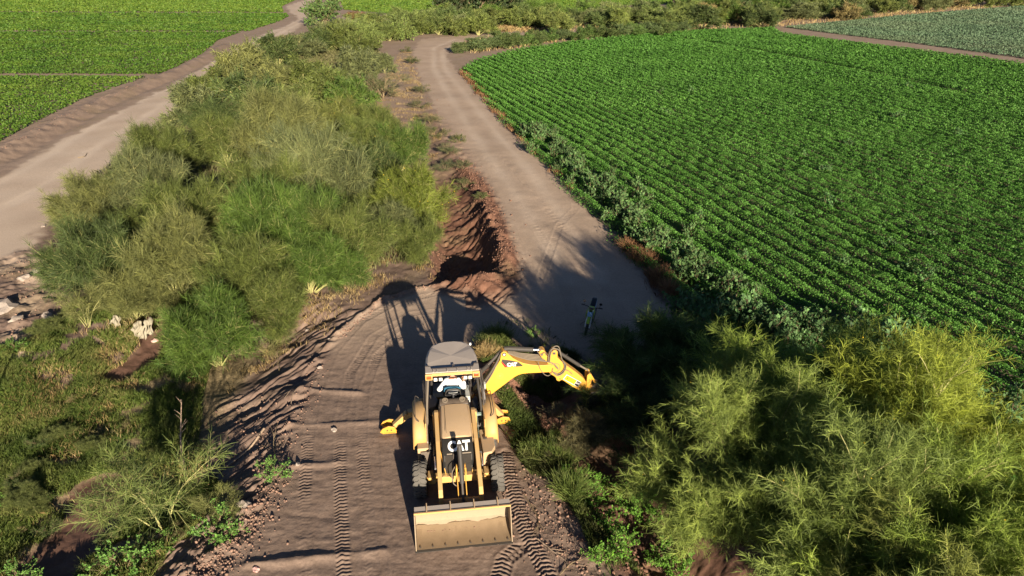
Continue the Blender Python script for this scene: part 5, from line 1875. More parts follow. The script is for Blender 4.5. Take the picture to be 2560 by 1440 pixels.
# ---- far belt of bushes
def belt(n, x0, x1, ytop, ybot, rr, hh, cols, name, label, cat, group, protos, seed, pw=1.0):
    rg = random.Random(seed)
    for i in range(n):
        px = x0 + (x1 - x0) * ((i + rg.uniform(0.1, 0.9)) / n)
        t = rg.random() ** pw
        py = ytop(px) + (ybot(px) - ytop(px)) * t
        h = rg.uniform(*hh)
        x, y = gp(px, py, h * 0.3)
        c = rg.choice(cols)
        j = rg.uniform(1.0, 1.55)
        hue = "brown" if c[0] > c[1] * 1.1 else "grey-green" if c[2] / c[1] > 0.42 else "dark green" if c[1] < 0.12 else "green" if c[1] / c[0] > 1.35 else "olive"
        f = (px - x0) / (x1 - x0)
        side = ["left end", "left part", "middle", "right part", "right end"][min(4, int(f * 5))]
        row = "back" if t < 0.4 else "front" if t > 0.7 else "centre"
        lb = ("pale " if j > 1.3 else "") + hue + " " + label + (", " + side if n > 16 else "") + (", " + row if n > 20 else "")
        place(rg.choice(protos), name, x, y, rg.uniform(*rr), h, tuple(v * j for v in c), lb, cat, group, rz=rg.uniform(0, 6.28), parts=True)


lin = lambda pts: (lambda q: float(np.interp(q, [p[0] for p in pts], [p[1] for p in pts])))
BC = [OLIVE, GREEN, DARK, GREYOL, (0.12, 0.16, 0.045), (0.12, 0.15, 0.04)]
belt(16, 800, 1040, lin([(800, 78), (1040, 45)]), lin([(800, 120), (930, 110), (1040, 75)]), (2.2, 3.2), (2.2, 3.0), BC, "far_bush",
     "bush between the thicket and the road bend", "bush", "bushes beyond the thicket", FAR, 1)
belt(46, 1040, 1720, lin([(1040, 40), (1300, 28), (1720, 12)]), lin([(1040, 78), (1330, 78), (1500, 70), (1720, 62)]), (2.3, 3.6), (2.3, 3.3), BC, "far_bush",
     "bush of the belt behind the road bend", "bush", "bushes behind the road bend", FAR, 2)
belt(18, 1180, 1720, lin([(1180, 112), (1400, 92), (1720, 70)]), lin([(1180, 128), (1290, 112), (1400, 98), (1720, 80)]), (1.5, 2.4), (1.3, 2.1),
     [(0.07, 0.12, 0.03), DARK, (0.09, 0.13, 0.05)], "far_bush", "bush in the row along the crop field", "bush", "row of bushes along the crop field", FAR, 3)
belt(64, 1700, 2640, lin([(1700, 14), (2100, 2), (2640, -22)]), lin([(1700, 62), (1960, 55), (2100, 42), (2560, 6), (2640, -2)]), (2.6, 4.2), (2.4, 3.8),
     BC + [(0.20, 0.165, 0.07)], "far_bush", "bush of the belt above the grey-green field", "bush", "bushes above the grey-green field", FAR, 4)
belt(22, 1700, 2640, lin([(1700, -4), (2100, -12), (2640, -32)]), lin([(1700, 10), (2640, -22)]), (3.5, 5), (2.4, 3.8),
     [(0.22, 0.14, 0.08), (0.2, 0.16, 0.08), OLIVE], "far_bush", "dry bush at the top edge of the view", "bush", "dry bushes at the back of the belt", FAR, 5)
# single ones that stand out
for (px, py), r_, h_, pr, colr, nm, lab, cat in [
    ((812, 32), 4.6, 5.2, LFAR[0], (0.085, 0.15, 0.04), "leafy_tree", "round dark green leafy tree beside the left road at the top", "tree"),
    ((1005, 80), 2.2, 3.0, LFAR[1], (0.15, 0.21, 0.055), "leafy_tree", "small light green leafy tree above the bend of the main road", "tree"),
    ((895, 62), 3.2, 2.8, FAR[2], (0.20, 0.12, 0.055), "far_bush", "reddish brown dry bush in the belt right of the round leafy tree", "bush"),
    ((1140, 4), 5.5, 7.5, LFAR[1], (0.04, 0.065, 0.022), "leafy_tree", "dark tree at the top edge, leftmost of the three standing in the far field", "tree"),
    ((1195, 0), 6.0, 8.5, LFAR[0], (0.035, 0.06, 0.02), "leafy_tree", "dark tree at the top edge, middle one of the three in the far field", "tree"),
    ((1255, 2), 5.5, 7.5, LFAR[1], (0.04, 0.065, 0.022), "leafy_tree", "dark tree at the top edge, rightmost of the three in the far field", "tree"),
    ((1850, 18), 3.4, 4.4, LFAR[0], (0.06, 0.10, 0.03), "leafy_tree", "tall dark green tree rising from the far belt above the crop field", "tree"),
    ((1905, 50), 3.2, 3.2, FAR[1], DARK, "far_bush", "largest dark bush at the lower edge of the far belt", "bush"),
    ((2180, 2), 4, 4.6, LFAR[1], (0.03, 0.045, 0.02), "leafy_tree", "nearly black tree at the top edge above the grey-green field", "tree")]:
    x, y = gp(px, py, h_ * 0.45)
    place(pr, nm, x, y, r_, h_, colr, lab, cat)

# bushes and tufts along the trench spoil
for (px, py), r_, h_, pr, colr, lab in [
    ((1030, 152), 1.3, 0.9, LEAFY[0], (0.05, 0.10, 0.02), "dark green clump at the road edge near the far bend"),
    ((1015, 125), 1.1, 0.7, LEAFY[1], (0.06, 0.11, 0.025), "smaller dark green clump beyond the one at the far bend"),
    ((1147, 348), 0.75, 0.65, LEAFY[1], (0.07, 0.13, 0.02), "round green tussock standing alone on the road edge"),
    ((1055, 225), 1.3, 0.8, LEAFY[0], (0.11, 0.14, 0.06), "grey-green bush at the road edge halfway along the spoil ridge"),
    ((1050, 262), 1.1, 0.7, LEAFY[1], (0.11, 0.14, 0.06), "low grey-green bush below the one halfway along the spoil ridge"),
    ((1160, 420), 0.8, 0.5, LEAFY[0], (0.10, 0.14, 0.06), "flat grey-green bush on the spoil ridge above the red earth"),
    ((1120, 375), 1.1, 0.7, LEAFY[0], (0.10, 0.14, 0.06), "grey-green bush on the spoil ridge just above the red earth"),
    ((1085, 330), 1.3, 0.9, LEAFY[1], (0.11, 0.15, 0.05), "olive low bush on the ridge left of the lone round tussock"),
    ((1075, 300), 1.2, 0.8, LEAFY[0], (0.12, 0.14, 0.06), "grey bush on the ridge above the olive low one"),
    ((1160, 455), 0.9, 0.5, LEAFY[1], (0.09, 0.14, 0.04), "small green bush growing out of the dug red bank"),
    ((1205, 500), 0.6, 0.35, LEAFY[0], (0.10, 0.16, 0.04), "tiny green bush on the crest of the red spoil bank"),
    ((1150, 122), 1.7, 1.2, FAR[0], (0.12, 0.16, 0.06), "pale low bush on the inside of the road bend"),
    ((1215, 112), 1.9, 1.4, FAR[1], (0.14, 0.16, 0.07), "grey bush beside the pale one inside the road bend")]:
    x, y = gp(px, py, h_ * 0.4)
    place(pr, "low_bush", x, y, r_, h_, colr, lab, "bush")


# ------------------------------------------------------------------ crops and ground cover
def crop(name, poly, mat, rowdir, spacing, halfw, height, leaf0, leafk, dens, label, cat, seed, dmax=260, gapn=0.25, upb=0.5, flat=False, tintb=0.0, bands=None, hvar=0.25):
    rg = np.random.default_rng(seed)
    poly = np.asarray(poly)
    ca, sa = rowdir
    Ps, Ss = [], []
    edges = [8, 20, 28, 38, 50, 65, 85, 110, 145, 190, 260, 400, 700]
    for d0, d1 in zip(edges[:-1], edges[1:]):
        if d0 > dmax:
            break
        dm = math.sqrt(d0 * d1)
        sz = max(leaf0, leafk * dm)
        x0, x1 = poly[:, 0].min(), poly[:, 0].max()
        lim = d1 * 0.97 + 7
        x0, x1 = max(x0, -lim), min(x1, lim)
        y0, y1 = max(poly[:, 1].min(), d0 * 0.72), min(poly[:, 1].max(), d1)
        if x1 <= x0 or y1 <= y0:
            continue
        n = int((x1 - x0) * (y1 - y0) * dens / (sz * sz * 0.6))
        n = min(n, 2600000)
        x = rg.uniform(x0, x1, n)
        y = rg.uniform(y0, y1, n)
        dd = np.hypot(x, y)
        k = (dd >= d0) & (dd < d1) & (np.abs(x) < y * 0.98 + 6)
        x, y = x[k], y[k]
        k = inside(poly, x, y)
        x, y = x[k], y[k]
        # rows
        a = x * ca + y * sa
        b = -x * sa + y * ca
        lowl = rg.uniform(0, 1, len(a)) < (0.32 if spacing > 0 else 0.0)
        if spacing > 0:
            rw = np.round(b / spacing) * spacing + 0.03 * fbm(a * 0.4, b * 0.0 + np.round(b / spacing) * 3.1, seed, 2)
            off = np.clip(rg.normal(0, halfw * 0.5, len(a)), -halfw * 1.25, halfw * 1.25)
            off = np.where(lowl, rg.uniform(-spacing / 2, spacing / 2, len(a)), off)
            b = rw + off
            x = a * ca - b * sa
            y = a * sa + b * ca
            prof = np.sqrt(np.clip(1 - (off / (halfw * 1.35)) ** 2, 0.05, 1))
            pl = 0.70 + 0.50 * vnoise(a * 2.4, np.round(rw / spacing) * 7.7, seed + 4)
        else:
            prof = 1.0
            pl = 0.75 + 0.5 * vnoise(x * 1.6, y * 1.6, seed + 4)
        big = fbm(x * 0.12, y * 0.12, seed + 9, 3)
        hh = height * prof * pl * (1 + hvar * big)
        hh = np.where(lowl, height * 0.22, hh)
        if name == "crop_rows":
            sd1 = pline(gpl([(1640, 88), (1760, 102), (1980, 142), (2240, 194), (2420, 232)], 0.3), x, y)[0]
            hh = np.where(sd1 < 1.1, hh * 0.35, hh)
        gap = vnoise(x * 0.9, y * 0.9, seed + 5)
        keepm = rg.uniform(0, 1, len(x)) > gapn * sstep(0.55, 0.85, gap)
        zf = 1 - rg.uniform(0, 1, len(x)) ** 2 * 0.75
        z = hh * zf
        P = np.stack([x, y, z], 1)[keepm]
        Ps.append(P)
        Ss.append(np.full(len(P), sz) * rg.uniform(0.7, 1.25, len(P)))
    P = np.concatenate(Ps)
    S = np.concatenate(Ss)
    near = P[:, 1] < 60
    P[near, 2] += gzv(P[near, 0], P[near, 1])
    V, F = leaves(P, S, rg, upb, 0.7)
    t = np.clip(0.5 + 0.16 * rg.normal(size=len(P)) + 0.30 * fbm(P[:, 0] * 0.35, P[:, 1] * 0.35, seed + 2, 4) + tintb, 0, 1)
    o = mesh_np(name, V, F, mat, False, {"tint": np.repeat(t, 4)})
    tag(o, label, cat, kind="stuff")
    print(name, len(P))
    return o


FIELD_R = gpl([(1158, 172), (1215, 240), (1285, 320), (1350, 385), (1440, 475), (1520, 555), (1600, 640), (1680, 735), (1730, 800), (1900, 930), (2150, 1080), (2350, 1230),
               (2520, 1400), (2600, 1500), (3300, 1500), (3300, 300), (2560, 160), (2200, 115), (1955, 84), (1930, 70), (1780, 74), (1640, 84), (1505, 97), (1400, 108), (1280, 128), (1200, 148)], 0.2)
crop("crop_rows", FIELD_R, M['crop'], (math.cos(R(-72)), math.sin(R(-72))), 1.0, 0.29, 0.50, 0.08, 0.0017, 2.8,
     "dark green leafy crop planted in close rows on the right", "crop", 31, gapn=0.15, hvar=0.25)
FIELD_G = gpl([(1962, 66), (2100, 84), (2300, 108), (2560, 143), (3200, 225), (3200, -40), (2560, 14), (2300, 34), (2130, 50)], 0.2)
crop("grey_green_crop", FIELD_G, M['cropG'], (math.cos(R(-66)), math.sin(R(-66))), 0, 0.3, 0.26, 0.1, 0.0020, 1.5,
     "pale grey-green crop in the far right field beyond the bare strip", "crop", 37, dmax=500)
# left fields: strips separated by thin bare baulks
FL = [
    ([(-900, 620), (0, 352), (100, 298), (200, 248), (300, 212), (372, 191), (0, 189), (-900, 184)], "bright yellow-green low crop in the nearest strip on the left", 0.08, 41),
    ([(-900, 178), (0, 183), (395, 184), (420, 176), (500, 138), (545, 100), (600, 80), (0, 79), (-900, 77)], "mid green low crop in the second strip on the left", -0.08, 42),
    ([(-900, 74), (0, 76), (620, 77), (700, 52), (722, 40), (716, 33), (0, 31), (-900, 30)], "green low crop in the third strip on the left", -0.02, 43),
    ([(-900, 28), (0, 28), (708, 30), (704, 15), (735, 2), (760, -14), (780, -60), (-900, -62)], "yellowish crop in the farthest strip on the left", 0.2, 44)]
for pl_, lab, tb, sd_ in FL:
    crop("low_crop", gpl(pl_, 0.1), M['cropL'], (1, 0), 0, 0.3, 0.2, 0.09, 0.0028, 1.5, lab, "crop", sd_, dmax=650, tintb=tb, gapn=0.35)
crop("low_crop", gpl([(858, -60), (850, 0), (862, 24), (930, 30), (1040, 40), (1110, 20), (1290, 24), (1480, 18), (1680, 8), (1700, -60)], 0.1), M['cropL'], (1, 0), 0, 0.3, 0.2, 0.09, 0.0028, 1.5,
     "brilliant green crop in the far field at the top centre", "crop", 45, dmax=650, tintb=0.22)


def blades(name, polys, n, mat, hgt, wd, seed, label, cat, dz=0.0, avoid=(), nscale=1.2, thr=0.35, lean=0.45, tb=0.0, ph=0.0, holes=()):
    """grass: single pointed blades, patchy"""
    rg = np.random.default_rng(seed)
    Ps = []
    tot = 0
    areas = []
    polys = [gpl(p, ph) for p in polys]
    for p in polys:
        q = np.roll(p, -1, 0)
        areas.append(abs(np.sum(p[:, 0] * q[:, 1] - q[:, 0] * p[:, 1])) / 2)
    for p, ar in zip(polys, areas):
        m = int(n * ar / sum(areas) * 2.6)
        x = rg.uniform(p[:, 0].min(), p[:, 0].max(), m)
        y = rg.uniform(p[:, 1].min(), p[:, 1].max(), m)
        k = inside(p, x, y)
        x, y = x[k], y[k]
        f = fbm(x * nscale, y * nscale, seed, 3) * 0.5 + 0.5
        k = rg.uniform(0, 1, len(x)) < sstep(thr - 0.15, thr + 0.25, f)
        x, y, f = x[k], y[k], f[k]
        for pl, wv in holes:
            d = pline(pl, x, y)[0]
            k = d > wv
            x, y, f = x[k], y[k], f[k]
        ar_ = terrain(x, y)
        k = (ar_[5] < 0.5) | (rg.uniform(0, 1, len(x)) < 0.03)
        x, y, f, z = x[k], y[k], f[k], ar_[0][k]
        Ps.append(np.stack([x, y, z, f], 1))
    P = np.concatenate(Ps)
    if len(P) > n:
        P = P[rg.permutation(len(P))[:n]]
    m = len(P)
    h = hgt * rg.uniform(0.5, 1.3, m) * (0.45 + P[:, 3])
    a = rg.uniform(0, 2 * math.pi, m)
    w_ = np.stack([np.cos(a), np.sin(a), np.zeros(m)], 1) * (wd * rg.uniform(0.6, 1.4, m))[:, None] * 0.5
    ln = rg.normal(0, lean, (m, 2)) * h[:, None]
    B = P[:, :3].copy()
    B[:, 2] -= 0.01
    Mi = B + np.stack([ln[:, 0] * 0.35, ln[:, 1] * 0.35, h * 0.6], 1)
    T = B + np.stack([ln[:, 0], ln[:, 1], h * 0.95], 1)
    V = np.stack([B - w_, B + w_, Mi + w_ * 0.8, T, Mi - w_ * 0.8], 1).reshape(-1, 3)
    F = np.arange(m * 5).reshape(-1, 5)
    t = np.clip(0.45 + 0.2 * rg.normal(size=m) + 0.5 * fbm(P[:, 0] * 0.8, P[:, 1] * 0.8, seed + 3, 3) + tb, 0, 1)
    o = mesh_np(name, V, F, mat, False, {"tint": np.repeat(t, 5)})
    tag(o, label, cat, kind="stuff")
    print(name, m)
    return o


LOWG = [(560, 850), (535, 900), (505, 1000), (498, 1100), (520, 1200), (590, 1280), (500, 1360), (420, 1440), (350, 1560), (-300, 1560), (-300, 990), (0, 935), (110, 890), (200, 800), (300, 770), (430, 760), (560, 770)]
blades("grass", [LOWG], 290000, M['grass'], 0.20, 0.013, 51, "rough green grass covering the low ground at the lower left", "grass", ph=-0.8, thr=0.38,
       holes=((MUD, 0.55), (MUD2, 0.8)))
blades("dry_grass", [LOWG], 30000, M['drygrass'], 0.22, 0.012, 57, "straw-coloured grass mixed into the low ground at the lower left", "dry grass", ph=-0.8, thr=0.55, nscale=0.8,
       holes=((MUD, 0.45), (MUD2, 0.6)))
blades("grass", [[(1185, 890), (1200, 850), (1250, 800), (1330, 800), (1400, 850), (1480, 900), (1430, 960), (1330, 960), (1230, 930)],
                 [(1235, 1000), (1300, 1010), (1400, 1010), (1420, 1100), (1400, 1200), (1330, 1190), (1270, 1110)],
                 [(1400, 1150), (1450, 1180), (1520, 1300), (1620, 1440), (1640, 1560), (1540, 1560), (1490, 1420), (1440, 1290), (1390, 1200)]],
       72000, M['greengrass'], 0.20, 0.012, 52, "green grass growing around the backhoe and along the ditch edge", "grass", thr=0.42, tb=-0.1,
       holes=((gpl([(1225, 930), (1290, 980), (1345, 1010)]), 0.55),))
blades("dry_grass", [[(620, 740), (700, 720), (800, 690), (880, 640), (1000, 620), (1100, 640), (1110, 700), (1060, 712), (960, 745), (880, 800), (800, 850), (700, 860), (600, 830)],
                     [(560, 860), (680, 810), (740, 840), (660, 930), (560, 960)],
                     [(900, 300), (960, 200), (1000, 130), (1030, 130), (1060, 230), (1110, 330), (1090, 400), (1000, 330)]],
       42000, M['drygrass'], 0.17, 0.012, 53, "sparse dry yellow grass on the bank and beside the thicket", "dry grass", thr=0.52)
blades("ground_litter", [[(110, 640), (200, 470), (420, 300), (540, 160), (700, 90), (930, 90), (960, 160), (900, 260), (1000, 300), (1100, 480), (1080, 640), (850, 700), (600, 800), (300, 800)]],
       110000, M['under'], 0.38, 0.03, 54, "tangled undergrowth beneath the thicket on the left", "undergrowth", thr=0.2, tb=0.1)
blades("dry_grass", [[(1400, 60), (1700, 50), (2000, 45), (2560, 0), (2560, 12), (1960, 66), (1700, 76), (1500, 90), (1290, 122), (1180, 135), (1120, 110)],
                     [(1040, 80), (1180, 82), (1400, 76), (1400, 60), (1040, 60)]],
       60000, M['drygrass'], 0.5, 0.09, 55, "pale dry grass between the far bushes", "dry grass", thr=0.45)
blades("roadside_weeds", [[(1140, 180), (1160, 172), (1220, 240), (1290, 325), (1270, 330), (1190, 245)],
                          [(1270, 320), (1300, 340), (1440, 480), (1420, 480), (1300, 365)],
                          [(1540, 600), (1600, 640), (1690, 740), (1700, 790), (1640, 760), (1570, 660)]],
       26000, M['redweed'], 0.35, 0.02, 56, "dry reddish weeds along the edge of the crop field", "weeds", thr=0.45)


# broad-leaved weeds along the field edge, single plants
def along(pts, n, jit, rg):
    P = gpl(pts)
    seg = np.hypot(*(np.diff(P, axis=0).T))
    cum = np.concatenate([[0], np.cumsum(seg)])
    out = []
    for i in range(n):
        t = (i + rg.uniform(0.1, 0.9)) / n * cum[-1]
        x = np.interp(t, cum, P[:, 0])
        y = np.interp(t, cum, P[:, 1])
        out.append((x + rg.gauss(0, jit), y + rg.gauss(0, jit)))
    return out


rgw = random.Random(9)
for (x, y) in along([(1300, 330), (1400, 420), (1490, 500), (1580, 600), (1660, 670), (1730, 740), (1790, 790)], 74, 0.75, rgw):
    s_ = rgw.uniform(0.7, 1.35)
    j = rgw.uniform(0.8, 1.25)
    place(rgw.choice(BIGLEAF), "broadleaf_weed", x + 0.6, y + 0.3, 0.55 * s_, 0.95 * s_, (0.085 * j, 0.165 * j, 0.055 * j), ("large" if s_ > 1.1 else "small" if s_ < 0.88 else "medium") + " broad-leaved weed along the road-side crop edge, " + ("far part" if y > 48 else "middle part" if y > 33 else "near part"), "weed",
          "broad-leaved weeds along the field edge", parts=True)
for (x, y) in along([(1750, 800), (1850, 830), (1990, 880), (2080, 870), (2200, 890), (2330, 960), (2450, 1060), (2540, 1130)], 34, 0.5, rgw):
    s_ = rgw.uniform(0.9, 1.5)
    j = rgw.uniform(0.9, 1.3)
    place(rgw.choice(BIGLEAF), "broadleaf_weed", x, y + 0.4, 0.6 * s_, 1.0 * s_, (0.09 * j, 0.18 * j, 0.065 * j), ("very large" if s_ > 1.25 else "large") + " pale broad-leaved weed in the crop behind the feathery trees" + (", right" if x > 10.5 else ", middle" if x > 8.2 else ", left") + (", taller" if s_ > 1.1 else ", shorter"), "weed",
          "broad-leaved weeds behind the trees", parts=True)
for i in range(26):
    px = rgw.uniform(1500, 2560)
    py = rgw.uniform(200, 900)
    x, y = gp(px, py, 0.4)
    if inside(FIELD_R, np.array([x]), np.array([y]))[0]:
        s_ = rgw.uniform(0.6, 1.2)
        place(rgw.choice(BIGLEAF), "broadleaf_weed", x, y, 0.5 * s_, 0.75 * s_, (0.085, 0.19, 0.06), ("tall" if s_ > 0.9 else "low") + " broad-leaved weed among the crop rows, " + ("far" if y > 60 else "midway" if y > 35 else "near") + " and " + ("left" if x / y < 0.35 else "right"), "weed",
              "broad-leaved weeds inside the crop field", parts=True)

# herbs on the ditch sides
for i, ((px, py), s_) in enumerate([((1462, 1185), 1.2), ((1478, 1215), 1.0), ((1455, 1240), 0.9), ((1500, 1160), 0.9), ((1565, 1200), 1.1), ((1590, 1225), 1.2), ((1615, 1240), 1.0), ((1640, 1250), 0.8),
                                    ((1690, 1345), 1.3), ((1665, 1360), 1.0), ((1705, 1370), 1.0), ((1520, 1335), 1.2), ((1535, 1360), 1.0), ((1545, 1400), 1.3), ((1510, 1300), 1.0), ((1480, 1280), 0.9),
                                    ((1630, 1215), 0.9), ((1570, 1170), 0.8), ((1420, 1225), 0.9), ((1500, 1425), 1.0)]):
    x, y = gp(px, py, -0.2)
    place(HERB[i % 2], "leafy_herb", x, y, 0.42 * s_, 0.42 * s_, (0.12, 0.27, 0.035), "bright green leafy herb on the " + ("road" if px < 1550 else "tree") + " side of the ditch, " + ("upper end" if py < 1200 else "middle" if py < 1290 else "lower end"), "herb", "bright herbs on the ditch sides")
for (px, py), s_, lab in [((540, 1330), 1.4, "bright green leafy herb on the bank below the sapling"), ((575, 1335), 0.8, "small grey-green herb on the bank edge near the bottom"),
                          ((300, 1400), 1.6, "bright green leafy herb clump left of the sapling's base"), ((25, 1400), 1.1, "pale leafy herb at the bottom left corner"),
                          ((685, 1195), 1.1, "small pale green herb standing on the road edge of the bank"), ((1560, 845), 0.9, "leafy herb in the shade near the motorcycle"),
                          ((1332, 842), 0.8, "leafy herb in the grass above the digging arm"), ((465, 905), 0.8, "green herb at the foot of the rippled bank")]:
    x, y = gp(px, py, 0)
    place(HERB[0], "leafy_herb", x, y, 0.42 * s_, 0.42 * s_, (0.12, 0.25, 0.05), lab, "herb")


def tussock(px, py, r_, h_, n, mat, label, seed, nm="grass_tussock", cat="tussock", wd=0.012, col=None, h0=0.0):
    rg = np.random.default_rng(seed)
    x, y = gp(px, py, h0)
    d = unit(np.stack([rg.normal(0, 0.55, n), rg.normal(0, 0.55, n), np.ones(n)], 1))
    p0 = np.stack([rg.normal(0, r_ * 0.22, n), rg.normal(0, r_ * 0.22, n), np.zeros(n)], 1)
    V, F = strands(p0, d, rg.uniform(0.6, 1.2, n) * h_ * 1.2, np.full(n, wd), rg.uniform(0.1, 0.6, n), rg, 0.1)
    o = mesh_np(nm, V, F, mat, False, {"tint": np.repeat(np.clip(0.5 + 0.2 * rg.normal(size=n), 0, 1), 6)})
    o.location = (x, y, gz(x, y))
    tag(o, label, cat)
    return o


tussock(1395, 1150, 0.8, 0.5, 1900, M['greengrass'], "tall bright green grass tussock beside the cut brush", 61)
tussock(1340, 1140, 0.7, 0.4, 1200, M['greengrass'], "smaller grass tussock left of the tall one beside the cut brush", 62)
tussock(1425, 1235, 0.6, 0.6, 900, M['greengrass'], "spiky grass tussock at the road edge of the ditch", 63)
tussock(1240, 855, 1.0, 0.5, 2200, M['greengrass'], "dark green grass tussock behind the cab roof", 64)
tussock(1215, 890, 0.6, 0.5, 700, M['drygrass'], "pale spiky grass clump beside the boom's pivot", 65)
for k, (px, py, rr) in enumerate([(1570, 625, 0.7), (1620, 660, 0.8), (1650, 700, 0.8), (1675, 735, 0.7), (1595, 648, 0.5)]):
    tussock(px, py, rr, 0.55, 500, M['redweed'], ["orange-brown dry tumbleweed farthest up the field edge", "pale dry tumbleweed in the middle of the field edge group",
            "spreading dry tumbleweed beside the tree's shadow edge", "dry tumbleweed nearest the feathery trees, at the shadow edge", "small reddish tumbleweed between two larger ones"][k],
            70 + k, "tumbleweed", "tumbleweed", 0.012)


# ---- dead wood, stones, litter
def stick(pts, r_, label, mat='deadwood', nm="dead_branch", twigs=0, seed=0, cat="branch", lift=0.03):
    rg = random.Random(seed)
    P = []
    for i, q in enumerate(pts):
        px, py = q[:2]
        x, y = gp(px, py, 0)
        z = gz(x, y) + lift + (q[2] if len(q) > 2 else 0)
        P.append(Vector((x, y, z)))
    o0 = P[0].copy()
    C_ = curve_pts([p - o0 for p in P], 5)
    b = MB()
    b.tube(C_, r_, 7, r2=r_ * 0.35)
    o = b.build(nm, M[mat], None, 0, True)
    o.location = o0
    for k in range(twigs):
        i = rg.randrange(1, len(C_) - 1)
        d = (C_[i + 1] - C_[i - 1]).normalized()
        v = (d + Vector((rg.uniform(-1, 1), rg.uniform(-1, 1), rg.uniform(-0.1, 0.5)))).normalized()
        L = rg.uniform(0.15, 0.5)
        t = MB()
        t.tube(curve_pts([C_[i], C_[i] + v * L * 0.5, C_[i] + v * L + Vector((0, 0, -0.03))], 3), r_ * 0.4, 5, r2=r_ * 0.15)
        t.build("twig", M[mat], o, 0, True)
    tag(o, label, cat)
    return o


stick([(660, 1070), (620, 1105), (585, 1125), (540, 1150), (505, 1165)], 0.035, "long pale crooked branch lying across the lower rippled bank", twigs=5, seed=1)
stick([(600, 1105), (555, 1105), (530, 1118), (505, 1122)], 0.02, "curled thin root beside the long pale branch", twigs=4, seed=2)
stick([(762, 940), (735, 960), (725, 985), (712, 1000)], 0.016, "thin bare stick on top of the bank beside the road", twigs=3, seed=3)
stick([(728, 1010), (735, 990), (750, 970)], 0.012, "short thin stick below the thin bare one on the bank", twigs=2, seed=4)
stick([(1330, 1078), (1352, 1062), (1380, 1058)], 0.045, "pinkish broken branch stump lying in front of the cut brush", twigs=2, seed=5)
stick([(1345, 1350), (1370, 1372), (1398, 1395)], 0.022, "thin fallen branch on the ground right of the loader bucket", twigs=9, seed=6)
stick([(1310, 1240), (1345, 1300), (1340, 1345)], 0.014, "dark twiggy branch beside the tyre print right of the bucket", 'bark', twigs=14, seed=7)
stick([(1400, 1440), (1430, 1412), (1470, 1400)], 0.014, "dark twiggy branch at the bottom edge right of the bucket", 'bark', twigs=10, seed=8)
stick([(195, 395), (212, 392), (218, 383)], 0.03, "small dark curved stick lying on the left road", 'bark', seed=9)
stick([(455, 1150, 0.0), (450, 1105, 0.5), (458, 1070, 1.0), (465, 1045, 1.4)], 0.03, "bare grey dead sapling standing at the foot of the bank", twigs=12, seed=10, nm="dead_sapling", cat="dead sapling")
stick([(690, 1150, 0.0), (686, 1130, 0.15), (690, 1110, 0.35)], 0.012, "dark bare twiggy weed at the road edge above the small herb", 'bark', twigs=16, seed=11, nm="dead_weed", cat="weed")
stick([(695, 910, 0.0), (692, 890, 0.15), (690, 872, 0.3)], 0.012, "orange-brown twiggy dead weed on the upper bank", 'bark', twigs=16, seed=12, nm="dead_weed", cat="weed")
stick([(-40, 1020, 0.0), (-40, 1016, 2.2)], 0.05, "leaning pole outside the left edge casting a long thin shadow", 'bark', seed=13, nm="wooden_pole", cat="pole")


def rock(px, py, s, mat, label, seed, h=0.0, nm="stone", flat=0.6):
    import bmesh
    rg = random.Random(seed)
    bm = bmesh.new()
    bmesh.ops.create_icosphere(bm, subdivisions=2, radius=1)
    for v in bm.verts:
        k = 1 + rg.uniform(-0.30, 0.26)
        v.co = Vector((v.co.x * s * k, v.co.y * s * 0.75 * k, v.co.z * s * flat * k))
    me = bpy.data.meshes.new(nm)
    bm.to_mesh(me)
    bm.free()
    me.materials.append(M[mat])
    o = bpy.data.objects.new(nm, me)
    COL.objects.link(o)
    x, y = gp(px, py, h)
    o.location = (x, y, gz(x, y) + s * 0.02)
    o.rotation_euler = (rg.uniform(-0.3, 0.3), rg.uniform(-0.3, 0.3), rg.uniform(0, 6))
    tag(o, label, "stone")
    return o


for k, (px, py, s, m_, lab, h) in enumerate([
    (15, 770, 0.55, 'rock', "large pale rock at the left edge above the rubble", 0), (45, 800, 0.3, 'rock', "pale rock right of the large one at the left edge", 0),
    (120, 790, 0.28, 'rock', "whitish rock in the rubble below the dark green shrub", 0), (140, 815, 0.2, 'rock', "smaller whitish rock in the rubble nearest the thin shadow", 0),
    (100, 680, 0.3, 'rock', "pale rock between the rubble and the dark green shrub", 0), (60, 700, 0.25, 'rock', "pale rock left of the one by the dark green shrub", 0),
    (392, 862, 0.16, 'pinkrock', "pink stone at the edge of the mud channel", -0.9), (765, 808, 0.11, 'rock', "white stone on the bank top right of the thin sapling", 0),
    (722, 792, 0.13, 'rock', "white stone on the bank top close to the thin sapling", 0), (825, 848, 0.09, 'rock', "small white stone on the curved road edge", 0),
    (800, 920, 0.10, 'rock', "flat white stone at the road edge level with the cab roof", 0), (745, 1165, 0.09, 'rock', "pale stone by the third furrow across the road", 0),
    (835, 1075, 0.12, 'rock', "angular pale stone in the middle of the near road", 0), (610, 1272, 0.22, 'rock', "pale flat rock at the broken road edge near the bottom", 0),
    (448, 1375, 0.2, 'rock', "pale rock beside the young sapling's trunk", -0.6), (640, 1425, 0.1, 'pinkrock', "small pinkish stone at the bottom edge on the bank top", 0),
    (108, 566, 0.12, 'rock', "tiny white stone beside the left road's inner edge", 0)]):
    rock(px, py, s, m_, lab, k, h)


